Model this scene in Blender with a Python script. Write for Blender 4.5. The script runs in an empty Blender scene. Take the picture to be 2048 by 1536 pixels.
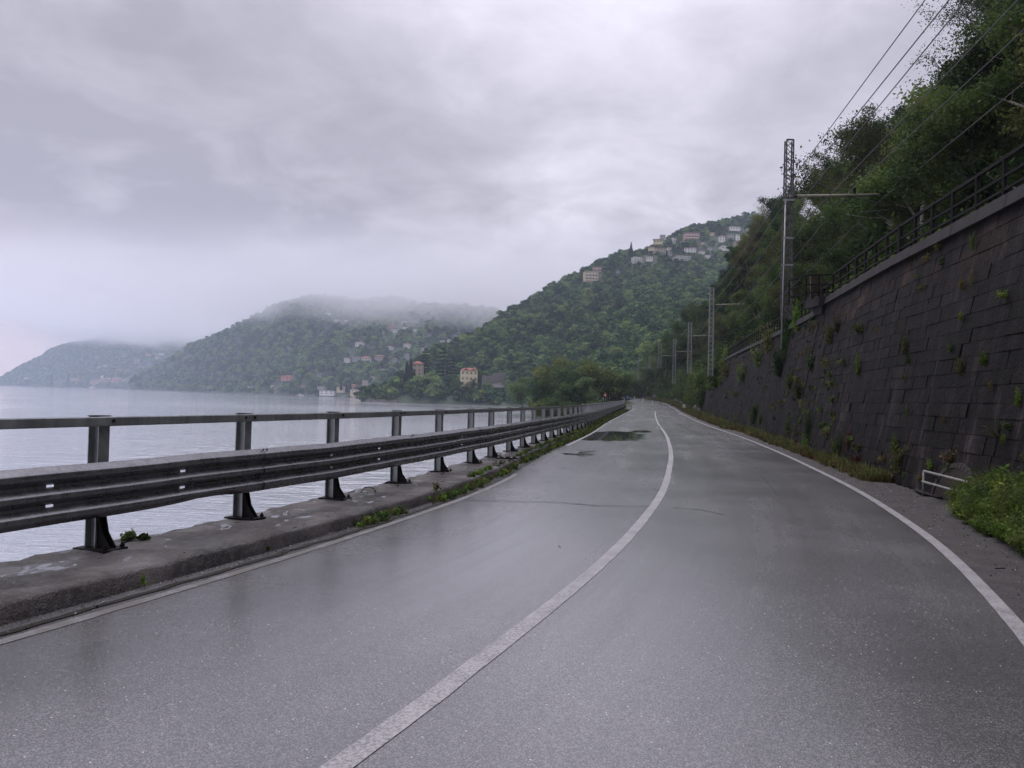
import bpy, bmesh, math, random
import numpy as np
from mathutils import Vector, Matrix
from mathutils.bvhtree import BVHTree

S = bpy.context.scene
COL = S.collection
R = math.radians
rng = np.random.default_rng(7)
random.seed(7)

# ------------------------------------------------------------------ camera
CAM_H = 1.68
cam = bpy.data.cameras.new('camera'); camo = bpy.data.objects.new('camera', cam); COL.objects.link(camo)
cam.sensor_fit = 'HORIZONTAL'; cam.sensor_width = 36; cam.lens = 1480 / 2048 * 36
cam.clip_start = 0.1; cam.clip_end = 20000
ROLL, PITCH = R(1.5), R(1.045)
_f = np.array([0, math.cos(PITCH), math.sin(PITCH)]); _r0 = np.array([1., 0, 0]); _u0 = np.cross(_r0, _f)
_r = _r0 * math.cos(ROLL) + _u0 * math.sin(ROLL); _u = -_r0 * math.sin(ROLL) + _u0 * math.cos(ROLL)
M = Matrix(((_r[0], _u[0], -_f[0], 0), (_r[1], _u[1], -_f[1], 0), (_r[2], _u[2], -_f[2], CAM_H), (0, 0, 0, 1)))
camo.matrix_world = M
S.camera = camo
S.render.resolution_x = 1024; S.render.resolution_y = 768

F, CX, CY = 1480., 1024., 768.
def ray(x, y): return _f + _r * (x - CX) / F - _u * (y - CY) / F
def on(x, y, z=0.):
    d = ray(x, y); t = (z - CAM_H) / d[2]; return d[0] * t, d[1] * t
def at(x, y, Y):
    d = ray(x, y); t = Y / d[1]; return np.array([d[0] * t, Y, CAM_H + d[2] * t])
def proj(P):
    v = np.asarray(P, float) - np.array([0, 0, CAM_H]); q = v @ _f
    return CX + F * (v @ _r) / q, CY - F * (v @ _u) / q, q

# ------------------------------------------------------------------ world: overcast sky
SUN_EL, SUN_ROT = R(62), R(-25)
W = bpy.data.worlds.new('World'); S.world = W; W.use_nodes = True
nt = W.node_tree; N = nt.nodes; L = nt.links; N.clear()
def nd(t, **k):
    n = N.new(t)
    for a, b in k.items(): setattr(n, a, b)
    return n
def mth(op, a, b=None, clamp=False):
    m = N.new('ShaderNodeMath'); m.operation = op; m.use_clamp = clamp
    for i, v in enumerate((a, b)):
        if v is None: continue
        if isinstance(v, (int, float)): m.inputs[i].default_value = v
        else: L.new(v, m.inputs[i])
    return m.outputs[0]
tc = nd('ShaderNodeTexCoord'); sep = nd('ShaderNodeSeparateXYZ'); L.new(tc.outputs['Generated'], sep.inputs[0])
zz = mth('ADD', mth('MAXIMUM', sep.outputs[2], 0.0), 0.22)
cmb = nd('ShaderNodeCombineXYZ')
L.new(mth('DIVIDE', sep.outputs[0], zz), cmb.inputs[0]); L.new(mth('DIVIDE', sep.outputs[1], zz), cmb.inputs[1])
def cloudnoise(scale, detail, rough, dist, off):
    mp = nd('ShaderNodeMapping'); mp.inputs['Location'].default_value = off; L.new(cmb.outputs[0], mp.inputs[0])
    n = nd('ShaderNodeTexNoise'); n.inputs['Scale'].default_value = scale; n.inputs['Detail'].default_value = detail
    n.inputs['Roughness'].default_value = rough; n.inputs['Distortion'].default_value = dist
    L.new(mp.outputs[0], n.inputs['Vector']); return n.outputs['Fac']
n1 = cloudnoise(1.1, 5, .52, .35, (3.1, 1.7, 0)); n2 = cloudnoise(3.4, 6, .55, .5, (7.3, 4.1, 0)); n3 = cloudnoise(8.5, 5, .6, .6, (1.3, 9.1, 0))
base = mth('ADD', mth('MULTIPLY', mth('SUBTRACT', n1, .5), 1.35), mth('ADD', mth('MULTIPLY', mth('SUBTRACT', n2, .5), 1.15), mth('MULTIPLY', mth('SUBTRACT', n3, .5), .35)))
lowf = nd('ShaderNodeMapRange'); L.new(sep.outputs[2], lowf.inputs[0])
for i_, v_ in ((1, 0.), (2, .34), (3, 2.4), (4, .75)): lowf.inputs[i_].default_value = v_
base = mth('MULTIPLY', base, lowf.outputs[0])
# broad light and dark areas of the cloud deck (pixel of the photo, angular size, strength)
for (px, py, sz, st) in ((1150, 60, 22, .17), (1750, 150, 16, .06), (480, 180, 11, -.12), (240, 300, 4.5, .16), (480, 300, 3.5, .12), (60, 60, 10, .07),
                         (150, 520, 9, -.30), (620, 560, 10, -.26), (350, 640, 7, -.18), (1000, 600, 7, -.15), (560, 250, 3.5, .05), (1250, 330, 12, .08), (1150, 520, 8, -.06), (30, 692, 3.0, .28), (700, 380, 5, -.08)):
    d = ray(px, py); d = d / np.linalg.norm(d)
    vm = nd('ShaderNodeVectorMath', operation='DOT_PRODUCT'); L.new(tc.outputs['Generated'], vm.inputs[0]); vm.inputs[1].default_value = tuple(d)
    k = 1 / (1 - math.cos(R(sz)))
    g = mth('EXPONENT', mth('MULTIPLY', mth('SUBTRACT', vm.outputs['Value'], 1.0), k))
    base = mth('ADD', base, mth('MULTIPLY', g, st))
val = mth('ADD', mth('MULTIPLY', base, 1.2), .38, True)
ramp = nd('ShaderNodeValToRGB'); L.new(val, ramp.inputs[0]); cr = ramp.color_ramp
cr.elements[0].position = 0; cr.elements[0].color = (.385, .365, .430, 1)
cr.elements[1].position = 1; cr.elements[1].color = (.80, .765, .87, 1)
e = cr.elements.new(.45); e.color = (.54, .515, .590, 1)
# rosy light under the cloud edge low at the left
d = ray(-40, 700); d /= np.linalg.norm(d)
vm = nd('ShaderNodeVectorMath', operation='DOT_PRODUCT'); L.new(tc.outputs['Generated'], vm.inputs[0]); vm.inputs[1].default_value = tuple(d)
g = mth('EXPONENT', mth('MULTIPLY', mth('SUBTRACT', vm.outputs['Value'], 1.0), 1 / (1 - math.cos(R(5)))))
rose = nd('ShaderNodeMix', data_type='RGBA'); L.new(mth('MULTIPLY', g, 1.0, True), rose.inputs[0]); L.new(ramp.outputs[0], rose.inputs[6]); rose.inputs[7].default_value = (1.0, .72, .70, 1)
sky = nd('ShaderNodeTexSky', sky_type='NISHITA'); sky.sun_disc = False; sky.sun_elevation = SUN_EL; sky.sun_rotation = SUN_ROT
b1 = nd('ShaderNodeBackground'); b1.inputs[1].default_value = .10; L.new(sky.outputs[0], b1.inputs[0])
# an overcast sky is brightest overhead
zen = nd('ShaderNodeMapRange'); zen.interpolation_type = 'SMOOTHSTEP'; L.new(sep.outputs[2], zen.inputs[0])
for i_, v_ in ((1, .38), (2, .9), (3, 1.12), (4, 3.4)): zen.inputs[i_].default_value = v_
b2 = nd('ShaderNodeBackground'); L.new(zen.outputs[0], b2.inputs[1]); L.new(rose.outputs[2], b2.inputs[0])
mx = nd('ShaderNodeMixShader'); mx.inputs[0].default_value = .97; L.new(b1.outputs[0], mx.inputs[1]); L.new(b2.outputs[0], mx.inputs[2])
wo = nd('ShaderNodeOutputWorld'); L.new(mx.outputs[0], wo.inputs[0])

sun = bpy.data.lights.new('sun', 'SUN'); sun.energy = 1.2; sun.angle = R(40); sun.color = (1, .97, .94)
suno = bpy.data.objects.new('sun', sun); COL.objects.link(suno)
suno.rotation_euler = (R(90) - SUN_EL, 0, -SUN_ROT + R(180))
sd = Vector((math.sin(SUN_ROT) * math.cos(SUN_EL), math.cos(SUN_ROT) * math.cos(SUN_EL), math.sin(SUN_EL)))
suno.rotation_euler = sd.to_track_quat('Z', 'Y').to_euler()

S.view_settings.view_transform = 'Standard'; S.view_settings.look = 'None'; S.view_settings.gamma = 1; S.view_settings.exposure = 0
c = S.cycles
c.use_light_tree = True
c.max_bounces = 8; c.diffuse_bounces = 2; c.glossy_bounces = 2; c.transmission_bounces = 2; c.transparent_max_bounces = 4; c.volume_bounces = 4
c.use_adaptive_sampling = True; c.adaptive_threshold = .02
c.use_denoising = True
try: c.denoiser = 'OPENIMAGEDENOISE'
except Exception: pass
c.sample_clamp_indirect = 4

# ------------------------------------------------------------------ helpers
def tag(o, label=None, cat=None, group=None, kind=None):
    if label: o['label'] = label
    if cat: o['category'] = cat
    if group: o['group'] = group
    if kind: o['kind'] = kind
    return o
def empty(name, loc=(0, 0, 0), rz=0):
    o = bpy.data.objects.new(name, None); COL.objects.link(o); o.location = loc; o.rotation_euler = (0, 0, rz); o.empty_display_size = .2
    return o
def mesh_obj(name, verts, faces, mat, parent=None, smooth=False, uv=None, tone=None, link=True, mat_idx=None):
    me = bpy.data.meshes.new(name)
    verts = np.asarray(verts, np.float32).reshape(-1, 3)
    if isinstance(faces, np.ndarray):
        n, k = faces.shape
        me.vertices.add(len(verts)); me.vertices.foreach_set('co', verts.ravel())
        me.loops.add(n * k); me.loops.foreach_set('vertex_index', faces.astype(np.int32).ravel())
        me.polygons.add(n); me.polygons.foreach_set('loop_start', np.arange(0, n * k, k, dtype=np.int32))
        me.polygons.foreach_set('loop_total', np.full(n, k, np.int32))
        me.update(calc_edges=True)
    else:
        me.from_pydata(verts.tolist(), [], faces)
    for m in (mat if isinstance(mat, (list, tuple)) else [mat]): me.materials.append(m)
    if mat_idx is not None: me.polygons.foreach_set('material_index', np.asarray(mat_idx, np.int32))
    if smooth: me.polygons.foreach_set('use_smooth', np.ones(len(me.polygons), bool))
    if uv is not None:
        ul = me.uv_layers.new(name='UVMap'); vi = np.empty(len(me.loops), np.int32); me.loops.foreach_get('vertex_index', vi)
        ul.data.foreach_set('uv', np.asarray(uv, np.float32)[vi].ravel())
    if tone is not None:
        a = me.attributes.new('tone', 'FLOAT', 'POINT'); a.data.foreach_set('value', np.asarray(tone, np.float32))
    me.validate(); me.update()
    o = bpy.data.objects.new(name, me)
    if link: COL.objects.link(o)
    if parent: o.parent = parent
    return o
class MB:
    def __init__(s): s.v = []; s.f = []
    def add(s, v, f):
        b = len(s.v); s.v += [tuple(map(float, p)) for p in v]; s.f += [tuple(i + b for i in q) for q in f]
    def box(s, c, d, rz=0, tilt=None):
        hx, hy, hz = d[0] / 2, d[1] / 2, d[2] / 2
        m = Matrix.Rotation(rz, 3, 'Z')
        if tilt is not None: m = m @ tilt
        v = [Vector(c) + m @ Vector((x * hx, y * hy, z * hz)) for z in (-1, 1) for x, y in ((-1, -1), (1, -1), (1, 1), (-1, 1))]
        s.add(v, [(3, 2, 1, 0), (4, 5, 6, 7), (0, 1, 5, 4), (1, 2, 6, 5), (2, 3, 7, 6), (3, 0, 4, 7)])
    def beam(s, p, q, w, h, up=(0, 0, 1)):
        p, q = Vector(p), Vector(q); d = (q - p).normalized(); u = Vector(up)
        if abs(d.dot(u)) > .98: u = Vector((1, 0, 0))
        x = d.cross(u).normalized() * w / 2; y = x.cross(d).normalized() * h / 2
        v = [a + sx * x + sy * y for a in (p, q) for sx, sy in ((-1, -1), (1, -1), (1, 1), (-1, 1))]
        s.add(v, [(0, 1, 2, 3), (7, 6, 5, 4), (0, 4, 5, 1), (1, 5, 6, 2), (2, 6, 7, 3), (3, 7, 4, 0)])
    def tube(s, path, r, n=6, cap=True):
        path = [Vector(p) for p in path]; rs = r if isinstance(r, (list, tuple)) else [r] * len(path)
        b = len(s.v); prev = None
        for i, p in enumerate(path):
            d = (path[min(i + 1, len(path) - 1)] - path[max(i - 1, 0)]).normalized()
            if prev is None:
                a = d.orthogonal().normalized()
            else:
                a = (prev - d * prev.dot(d)); a = a.normalized() if a.length > 1e-6 else d.orthogonal().normalized()
            prev = a; bb = d.cross(a)
            for k in range(n):
                t = 2 * math.pi * k / n; s.v.append(tuple(p + (a * math.cos(t) + bb * math.sin(t)) * rs[i]))
        for i in range(len(path) - 1):
            for k in range(n):
                k2 = (k + 1) % n; s.f.append((b + i * n + k, b + i * n + k2, b + (i + 1) * n + k2, b + (i + 1) * n + k))
        if cap:
            s.f.append(tuple(b + k for k in reversed(range(n)))); s.f.append(tuple(b + (len(path) - 1) * n + k for k in range(n)))
    def build(s, name, mat, parent=None, smooth=False, link=True): return mesh_obj(name, s.v, s.f, mat, parent, smooth, link=link)

# ------------------------------------------------------------------ materials
class NT:
    def __init__(s, name):
        s.m = bpy.data.materials.new(name); s.m.use_nodes = True; s.t = s.m.node_tree; s.t.nodes.clear()
        s.out = s.t.nodes.new('ShaderNodeOutputMaterial')
    def n(s, t, ins=None, **k):
        x = s.t.nodes.new(t)
        for a, b in k.items(): setattr(x, a, b)
        for a, b in (ins or {}).items():
            if isinstance(b, bpy.types.NodeSocket): s.t.links.new(b, x.inputs[a])
            else: x.inputs[a].default_value = b
        return x
    def coord(s, kind='Object'): return s.n('ShaderNodeTexCoord').outputs[kind]
    def mapv(s, v, scale=(1, 1, 1), loc=(0, 0, 0), rot=(0, 0, 0)):
        return s.n('ShaderNodeMapping', {'Vector': v, 'Scale': scale, 'Location': loc, 'Rotation': rot}).outputs[0]
    def noise(s, v, sc, det=3, rough=.5, dist=0): return s.n('ShaderNodeTexNoise', {'Vector': v, 'Scale': sc, 'Detail': det, 'Roughness': rough, 'Distortion': dist}).outputs['Fac']
    def ramp(s, f, stops):
        r = s.n('ShaderNodeValToRGB', {'Fac': f}); e = r.color_ramp.elements
        def c4(c): return (c, c, c, 1) if isinstance(c, (int, float)) else tuple(c) + (1,)
        e[0].position, e[0].color = stops[0][0], c4(stops[0][1]); e[1].position, e[1].color = stops[-1][0], c4(stops[-1][1])
        for p, c in stops[1:-1]: q = e.new(p); q.color = c4(c)
        return r.outputs[0]
    def mix(s, f, a, b, mode='MIX'):
        def c4(c): return c if isinstance(c, bpy.types.NodeSocket) else ((c, c, c, 1) if isinstance(c, (int, float)) else tuple(c) + (1,))
        return s.n('ShaderNodeMix', {0: f, 6: c4(a), 7: c4(b)}, data_type='RGBA', blend_type=mode).outputs[2]
    def math(s, op, a, b=0., clamp=False): return s.n('ShaderNodeMath', {0: a, 1: b}, operation=op, use_clamp=clamp).outputs[0]
    def bump(s, h, st, dist=.01): return s.n('ShaderNodeBump', {'Height': h, 'Strength': st, 'Distance': dist}).outputs[0]
    def bsdf(s, col, rough=.6, metal=0., normal=None, **k):
        ins = {'Base Color': col if isinstance(col, bpy.types.NodeSocket) else ((col, col, col, 1) if isinstance(col, (int, float)) else tuple(col) + (1,)), 'Roughness': rough, 'Metallic': metal}
        if normal is not None: ins['Normal'] = normal
        for a, b in k.items(): ins[a.replace('_', ' ')] = b
        b = s.n('ShaderNodeBsdfPrincipled', ins); s.t.links.new(b.outputs[0], s.out.inputs[0]); return b

def simple(name, col, rough=.6, metal=0., var=.25, scale=4., bump=0., spec=.5):
    t = NT(name); v = t.coord(); f = t.noise(v, scale, 4, .6)
    a = tuple(x * (1 - var) for x in col); b = tuple(min(1, x * (1 + var)) for x in col)
    cc = t.ramp(f, [(.3, a), (.7, b)])
    t.bsdf(cc, rough, metal, t.bump(f, bump, .02) if bump else None, Specular_IOR_Level=spec); return t.m

MAT = {}
def asphalt():
    t = NT('wet_asphalt'); v = t.coord()
    big = t.noise(v, .35, 4, .55); lanes = t.noise(t.mapv(t.coord('UV'), (7.5, .07, 1)), 1.0, 4, .6); fine = t.noise(v, 90, 2, .6); mid = t.noise(v, 14, 3, .6)
    vor = t.n('ShaderNodeTexVoronoi', {'Vector': v, 'Scale': 38.}); st = t.ramp(vor.outputs['Distance'], [(.12, 1.), (.2, 0.)])
    rnd = t.ramp(t.n('ShaderNodeSeparateColor', {0: vor.outputs['Color']}).outputs[0], [(.90, 0.), (.97, 1.)])
    vor2 = t.n('ShaderNodeTexVoronoi', {'Vector': v, 'Scale': 150.})
    agg = t.ramp(t.n('ShaderNodeSeparateColor', {0: vor2.outputs['Color']}).outputs[1], [(.0, (.046, .045, .047)), (.6, (.092, .090, .093)), (1., (.19, .186, .188))])
    col = t.mix(t.math('MULTIPLY', st, rnd), agg, (.62, .60, .54))
    patch = t.ramp(big, [(.35, .78), (.65, 1.18)]); col = t.mix(1., col, patch, 'MULTIPLY')
    rough = t.ramp(t.math('ADD', t.math('MULTIPLY', lanes, .65), t.math('MULTIPLY', big, .35)), [(.33, .17), (.5, .24), (.66, .31)])
    # standing water: broad shallow hollows broken up by noise stretched across the road
    sep = t.n('ShaderNodeSeparateXYZ', {0: v}); pn = t.noise(t.mapv(v, (.9, .42, 1), rot=(0, 0, R(10))), 1.6, 5, .6, .2); wet = None
    for (x, y, rx, ry, st_) in ((1222, 870, 2.0, 6.5, 1.0), (1285, 862, .9, 3.0, .80), (1165, 905, 1.1, 4.2, .54), (1248, 826, 1.1, 4.5, .66), (1110, 940, .9, 2.0, .48)):
        a_, b_ = on(x, y); dx = t.math('DIVIDE', t.math('SUBTRACT', sep.outputs[0], a_), rx); dy = t.math('DIVIDE', t.math('SUBTRACT', sep.outputs[1], b_), ry)
        ddx = t.math('SUBTRACT', dx, t.math('MULTIPLY', dy, .19 * ry / rx)); g = t.math('MULTIPLY', t.math('EXPONENT', t.math('MULTIPLY', t.math('ADD', t.math('MULTIPLY', ddx, ddx), t.math('MULTIPLY', dy, dy)), -1.)), st_)
        wet = g if wet is None else t.math('MAXIMUM', wet, g)
    wet = t.ramp(t.math('ADD', wet, t.math('MULTIPLY', t.math('SUBTRACT', pn, .5), .9)), [(.49, 0.), (.60, 1.)])
    damp = None
    for (x, y, rx, ry) in ((480, 1165, .35, .22), (185, 1262, .20, .18), (800, 1062, .5, .35), (690, 1098, .3, .2), (980, 985, .7, .5)):
        a_, b_ = on(x, y); dx = t.math('DIVIDE', t.math('SUBTRACT', sep.outputs[0], a_), rx); dy = t.math('DIVIDE', t.math('SUBTRACT', sep.outputs[1], b_), ry)
        g = t.math('EXPONENT', t.math('MULTIPLY', t.math('ADD', t.math('MULTIPLY', dx, dx), t.math('MULTIPLY', dy, dy)), -1.)); damp = g if damp is None else t.math('MAXIMUM', damp, g)
    damp = t.math('MULTIPLY', damp, t.ramp(t.noise(v, 9, 4, .6), [(.35, .2), (.6, 1.)])); col = t.mix(t.math('MULTIPLY', damp, .75), col, (.014, .013, .013)); rough = t.mix(damp, rough, (.5, .5, .5))
    rough = t.mix(wet, rough, (.02, .02, .02)); col = t.mix(wet, col, (.022, .022, .024))
    h = t.math('ADD', t.math('MULTIPLY', fine, .5), t.math('MULTIPLY', mid, .35))
    nb = t.n('ShaderNodeBump', {'Height': t.math('ADD', h, t.math('MULTIPLY', vor2.outputs['Distance'], .5)), 'Strength': t.math('MULTIPLY', t.math('SUBTRACT', 1., wet), .22), 'Distance': .005}).outputs[0]
    t.bsdf(col, rough, 0, nb, IOR=1.6, Coat_Weight=t.math('MULTIPLY', t.math('SUBTRACT', 1., wet), t.ramp(t.math('ADD', t.math('MULTIPLY', lanes, .7), t.math('MULTIPLY', big, .3)), [(.36, .95), (.64, .40)])), Coat_Roughness=.22)
    return t.m
def paint(name, dirty):
    t = NT(name); v = t.coord(); f = t.noise(v, 45, 4, .7); g = t.noise(v, 3.5, 4, .6)
    f2 = t.noise(v, 160, 2, .5)
    m = t.ramp(t.math('ADD', t.math('MULTIPLY', f, .55), t.math('ADD', t.math('MULTIPLY', g, .25), t.math('MULTIPLY', f2, .3))), [(.46 + dirty * .05, 0.), (.60 + dirty * .06, 1.)])
    pc = t.mix(t.ramp(g, [(.40, 0.), (.52, dirty)]), (.30, .287, .292), (.085, .075, .06))
    col = t.mix(m, (.10, .098, .105), pc)
    t.bsdf(col, .48, 0, t.bump(f, .3, .004)); return t.m
def concrete():
    t = NT('old_wet_concrete'); v = t.coord(); a = t.noise(v, 1.3, 5, .65); b = t.noise(v, 22, 4, .7); vor = t.n('ShaderNodeTexVoronoi', {'Vector': v, 'Scale': 70.})
    col = t.ramp(a, [(.35, (.012, .010, .010)), (.5, (.032, .027, .025)), (.64, (.085, .075, .071))])
    col = t.mix(t.ramp(b, [(.45, 0.), (.7, .5)]), col, (.115, .105, .104))
    wet = t.ramp(t.noise(v, 2.3, 3, .5, .4), [(.42, .75), (.6, .45)])
    up = t.ramp(t.n('ShaderNodeSeparateXYZ', {0: t.n('ShaderNodeNewGeometry').outputs['Normal']}).outputs[2], [(.9, 0.), (.97, 1.)])
    pool = t.math('MULTIPLY', t.ramp(t.noise(t.mapv(v, (1.6, 1.1, 1), rot=(0, 0, R(35))), 2.6, 6, .62, .3), [(.605, 0.), (.63, 1.)]), up)
    col = t.mix(pool, col, (.03, .03, .032)); wet = t.mix(pool, wet, (.02, .02, .02))
    nb = t.n('ShaderNodeBump', {'Height': t.math('ADD', b, t.math('MULTIPLY', vor.outputs['Distance'], .6)), 'Strength': t.math('MULTIPLY', t.math('SUBTRACT', 1., pool), .9), 'Distance': .012}).outputs[0]
    t.bsdf(col, wet, 0, nb, IOR=1.45); return t.m
def wallstone():
    t = NT('dark_wall_stone'); v = t.coord('UV'); o = t.coord()
    st = t.noise(t.mapv(v, (3.4, .26, 1)), 1.0, 6, .72, .5); b = t.noise(v, 6, 5, .7); big = t.noise(v, .22, 3, .5)
    col = t.ramp(t.math('ADD', t.math('MULTIPLY', st, .6), t.math('MULTIPLY', b, .4)), [(.36, (.0026, .0020, .0021)), (.5, (.0085, .0064, .0066)), (.62, (.030, .0235, .024))])
    sep = t.n('ShaderNodeSeparateXYZ', {0: v}).outputs[1]
    # rusty seepage below the coping, moss and ochre further down
    top = t.ramp(t.math('MULTIPLY', t.math('SUBTRACT', sep, 4.55), 1.2, True), [(0., 0.), (.35, 1.), (.9, .7), (1., .2)])
    rust = t.math('MULTIPLY', top, t.ramp(t.noise(t.mapv(v, (1.2, .8, 1)), 1.1, 5, .7, .4), [(.48, 0.), (.6, .8)]))
    col = t.mix(rust, col, (.058, .030, .020))
    moss = t.ramp(t.noise(t.mapv(v, (1.5, .7, 1)), .8, 5, .65), [(.56, 0.), (.72, .75)])
    col = t.mix(moss, col, (.020, .018, .010))
    grey = t.ramp(t.noise(t.mapv(v, (2.6, .35, 1), loc=(7, 3, 0)), 1.0, 4, .6, .5), [(.56, 0.), (.70, .65)])
    col = t.mix(grey, col, (.055, .047, .050))
    col = t.mix(1., col, t.ramp(t.n('ShaderNodeAttribute', attribute_name='tone').outputs['Fac'], [(0., .45), (.8, .85), (1., 1.35)]), 'MULTIPLY')
    vv = t.ramp(t.noise(v, 30, 3, .6), [(.66, 0.), (.75, .5)]); col = t.mix(vv, col, (.045, .040, .038))
    t.bsdf(col, .75, 0, t.bump(t.math('ADD', t.noise(v, 14, 5, .7), t.math('MULTIPLY', b, .8)), .8, .03), Specular_IOR_Level=.12); return t.m
def galv(name, col, rough):
    t = NT(name); v = t.coord(); f = t.noise(v, 6, 4, .6); s_ = t.noise(t.mapv(v, (8, 8, .8)), 3, 3, .6); w = t.noise(v, 55, 2, .6)
    cc = t.ramp(t.math('ADD', t.math('MULTIPLY', f, .5), t.math('MULTIPLY', s_, .5)), [(.3, tuple(x * .6 for x in col)), (.55, col), (.75, tuple(x * 1.35 for x in col))])
    cc = t.mix(t.ramp(t.noise(v, 2.2, 5, .7), [(.62, 0.), (.74, .45)]), cc, (.10, .07, .05))
    rr = t.ramp(f, [(.3, rough - .08), (.7, rough + .12)])
    t.bsdf(cc, rr, .75, t.bump(t.math('ADD', t.noise(v, 1.1, 1, .4), t.math('MULTIPLY', w, .01)), .10, .03)); return t.m
def leaf(name, dark, mid, light, rnd=.8, trans=.35):
    t = NT(name); a = t.n('ShaderNodeAttribute', attribute_name='tone').outputs['Fac']
    r = t.n('ShaderNodeObjectInfo').outputs['Random']
    x = t.math('ADD', a, t.math('MULTIPLY', t.math('SUBTRACT', r, .5), rnd), True)
    col = t.ramp(x, [(0., dark), (.5, mid), (1., light)])
    hue = t.n('ShaderNodeHueSaturation', {'Hue': t.math('ADD', .5, t.math('MULTIPLY', t.math('SUBTRACT', t.math('FRACT', t.math('MULTIPLY', r, 7.3)), .5), .035)), 'Saturation': 1., 'Value': 1., 'Fac': 1., 'Color': col}).outputs[0]
    d = t.n('ShaderNodeBsdfPrincipled', {'Base Color': hue, 'Roughness': .8, 'Specular IOR Level': .18}); tr = t.n('ShaderNodeBsdfTranslucent', {'Color': hue})
    m = t.n('ShaderNodeMixShader', {0: trans, 1: d.outputs[0], 2: tr.outputs[0]}); t.t.links.new(m.outputs[0], t.out.inputs[0]); return t.m
def water():
    t = NT('lake_water'); v = t.coord()
    dist = t.noise(v, .012, 3, .5)
    w1 = t.noise(t.mapv(v, (.55, 1.5, 1), rot=(0, 0, R(14))), 1.5, 3, .55, .6); w2 = t.noise(t.mapv(v, (.5, 1.3, 1), rot=(0, 0, R(-8))), .33, 2, .5, .3); w3 = t.noise(t.mapv(v, (.7, 1.4, 1)), 6.5, 2, .5)
    h = t.math('ADD', t.math('ADD', t.math('MULTIPLY', w1, .30), t.math('MULTIPLY', w2, .45)), t.math('MULTIPLY', w3, .05))
    slick = t.ramp(t.noise(t.mapv(v, (.0022, .012, 1), rot=(0, 0, R(-20))), 1., 3, .5, .5), [(.45, 1.), (.62, .25)])
    nrm = t.n('ShaderNodeBump', {'Height': h, 'Strength': t.math('MULTIPLY', slick, 1.0), 'Distance': .55}).outputs[0]
    t.bsdf(t.ramp(dist, [(.3, (.46, .48, .52)), (.7, (.53, .54, .59))]), .06, .55, nrm, IOR=1.6); return t.m
def ground(name, a, b, sc=.3):
    t = NT(name); v = t.coord(); f = t.noise(v, sc, 6, .65); t.bsdf(t.ramp(f, [(.35, a), (.65, b)]), .85, 0, t.bump(f, .8, .5)); return t.m

MAT['asphalt'] = asphalt()
MAT['paint'] = paint('worn_road_paint', 0.); MAT['paint_l'] = paint('dirty_road_paint', 1.)
MAT['concrete'] = concrete(); MAT['wall'] = wallstone()
MAT['galv'] = galv('galvanised_steel', (.20, .20, .21), .27); MAT['galv_post'] = galv('grey_green_steel', (.27, .285, .285), .42)
MAT['galv_pale'] = simple('pale_galvanised_steel', (.20, .21, .21), .6, 0, .3, 3)
MAT['mast'] = simple('weathered_mast_steel', (.060, .056, .060), .7, .1, .35, 3)
MAT['arm'] = simple('ochre_arm_paint', (.22, .205, .15), .55, .1)
MAT['iron'] = simple('black_iron_paint', (.007, .0055, .006), .7, 0, .4, 8, spec=.12)
MAT['iron_rust'] = simple('rusty_iron', (.035, .015, .010), .7, 0, .5, 8)
MAT['coping'] = simple('grey_coping_stone', (.024, .021, .023), .8, 0, .4, 2.5, .4, .25)
MAT['pipe'] = simple('flaking_white_pipe_paint', (.20, .20, .18), .5, 0, .45, 9)
MAT['wire'] = simple('wire_dark', (.055, .052, .065), .6, 0.)
MAT['gutter'] = simple('wet_gutter_mud', (.012, .010, .008), .45, 0, .5, 7, .5, .3)
MAT['verge'] = None
t = NT('dark_wet_verge'); v = t.coord(); a_ = t.noise(v, 3, 5, .7); b_ = t.n('ShaderNodeTexVoronoi', {'Vector': v, 'Scale': 42.})
t.bsdf(t.mix(t.ramp(b_.outputs['Distance'], [(.1, .5), (.3, 0.)]), t.ramp(a_, [(.35, (.016, .013, .013)), (.6, (.034, .029, .029)), (.75, (.055, .046, .036))]), (.11, .10, .10)), .72, 0, t.bump(t.math('ADD', a_, b_.outputs['Distance']), .8, .012)); MAT['verge'] = t.m
MAT['water'] = water()
t = NT('still_puddle_water'); t.bsdf((.035, .035, .04), .03, 0, t.bump(t.noise(t.coord(), 9, 2), .02, .01), IOR=1.45); MAT['puddle'] = t.m
MAT['crack'] = simple('crack_filler', (.012, .011, .012), .6)
MAT['soil'] = ground('forest_floor', (.018, .026, .012), (.035, .048, .020), .5)
MAT['soil_far'] = ground('wooded_hillside', (.020, .034, .018), (.040, .058, .028), .05)
MAT['rock'] = simple('shore_rock', (.045, .042, .041), .8, 0, .5, .6, 1.)
MAT['bark'] = simple('dark_bark', (.040, .033, .028), .85, 0, .45, 5, .5)
MAT['bark_pale'] = simple('pale_bark', (.24, .22, .19), .85, 0, .4, 5, .4)
MAT['leaf'] = leaf('leaves_mixed_green', (.018, .034, .011), (.055, .088, .026), (.125, .165, .045))
MAT['leaf_lake'] = leaf('leaves_lakeside', (.03, .055, .02), (.075, .12, .045), (.15, .20, .075))
MAT['leaf_dark'] = leaf('leaves_dark', (.012, .026, .010), (.036, .064, .020), (.080, .118, .032))
MAT['leaf_olive'] = leaf('leaves_olive', (.030, .034, .012), (.075, .078, .026), (.14, .135, .050))
MAT['leaf_bright'] = leaf('leaves_bright', (.045, .085, .014), (.10, .165, .026), (.19, .26, .050))
MAT['leaf_far'] = leaf('leaves_far_wood', (.020, .056, .020), (.068, .140, .052), (.19, .28, .085), 1.1, .25)
MAT['leaf_brown'] = leaf('dry_weeds', (.05, .035, .014), (.11, .085, .030), (.16, .15, .05))
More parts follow.
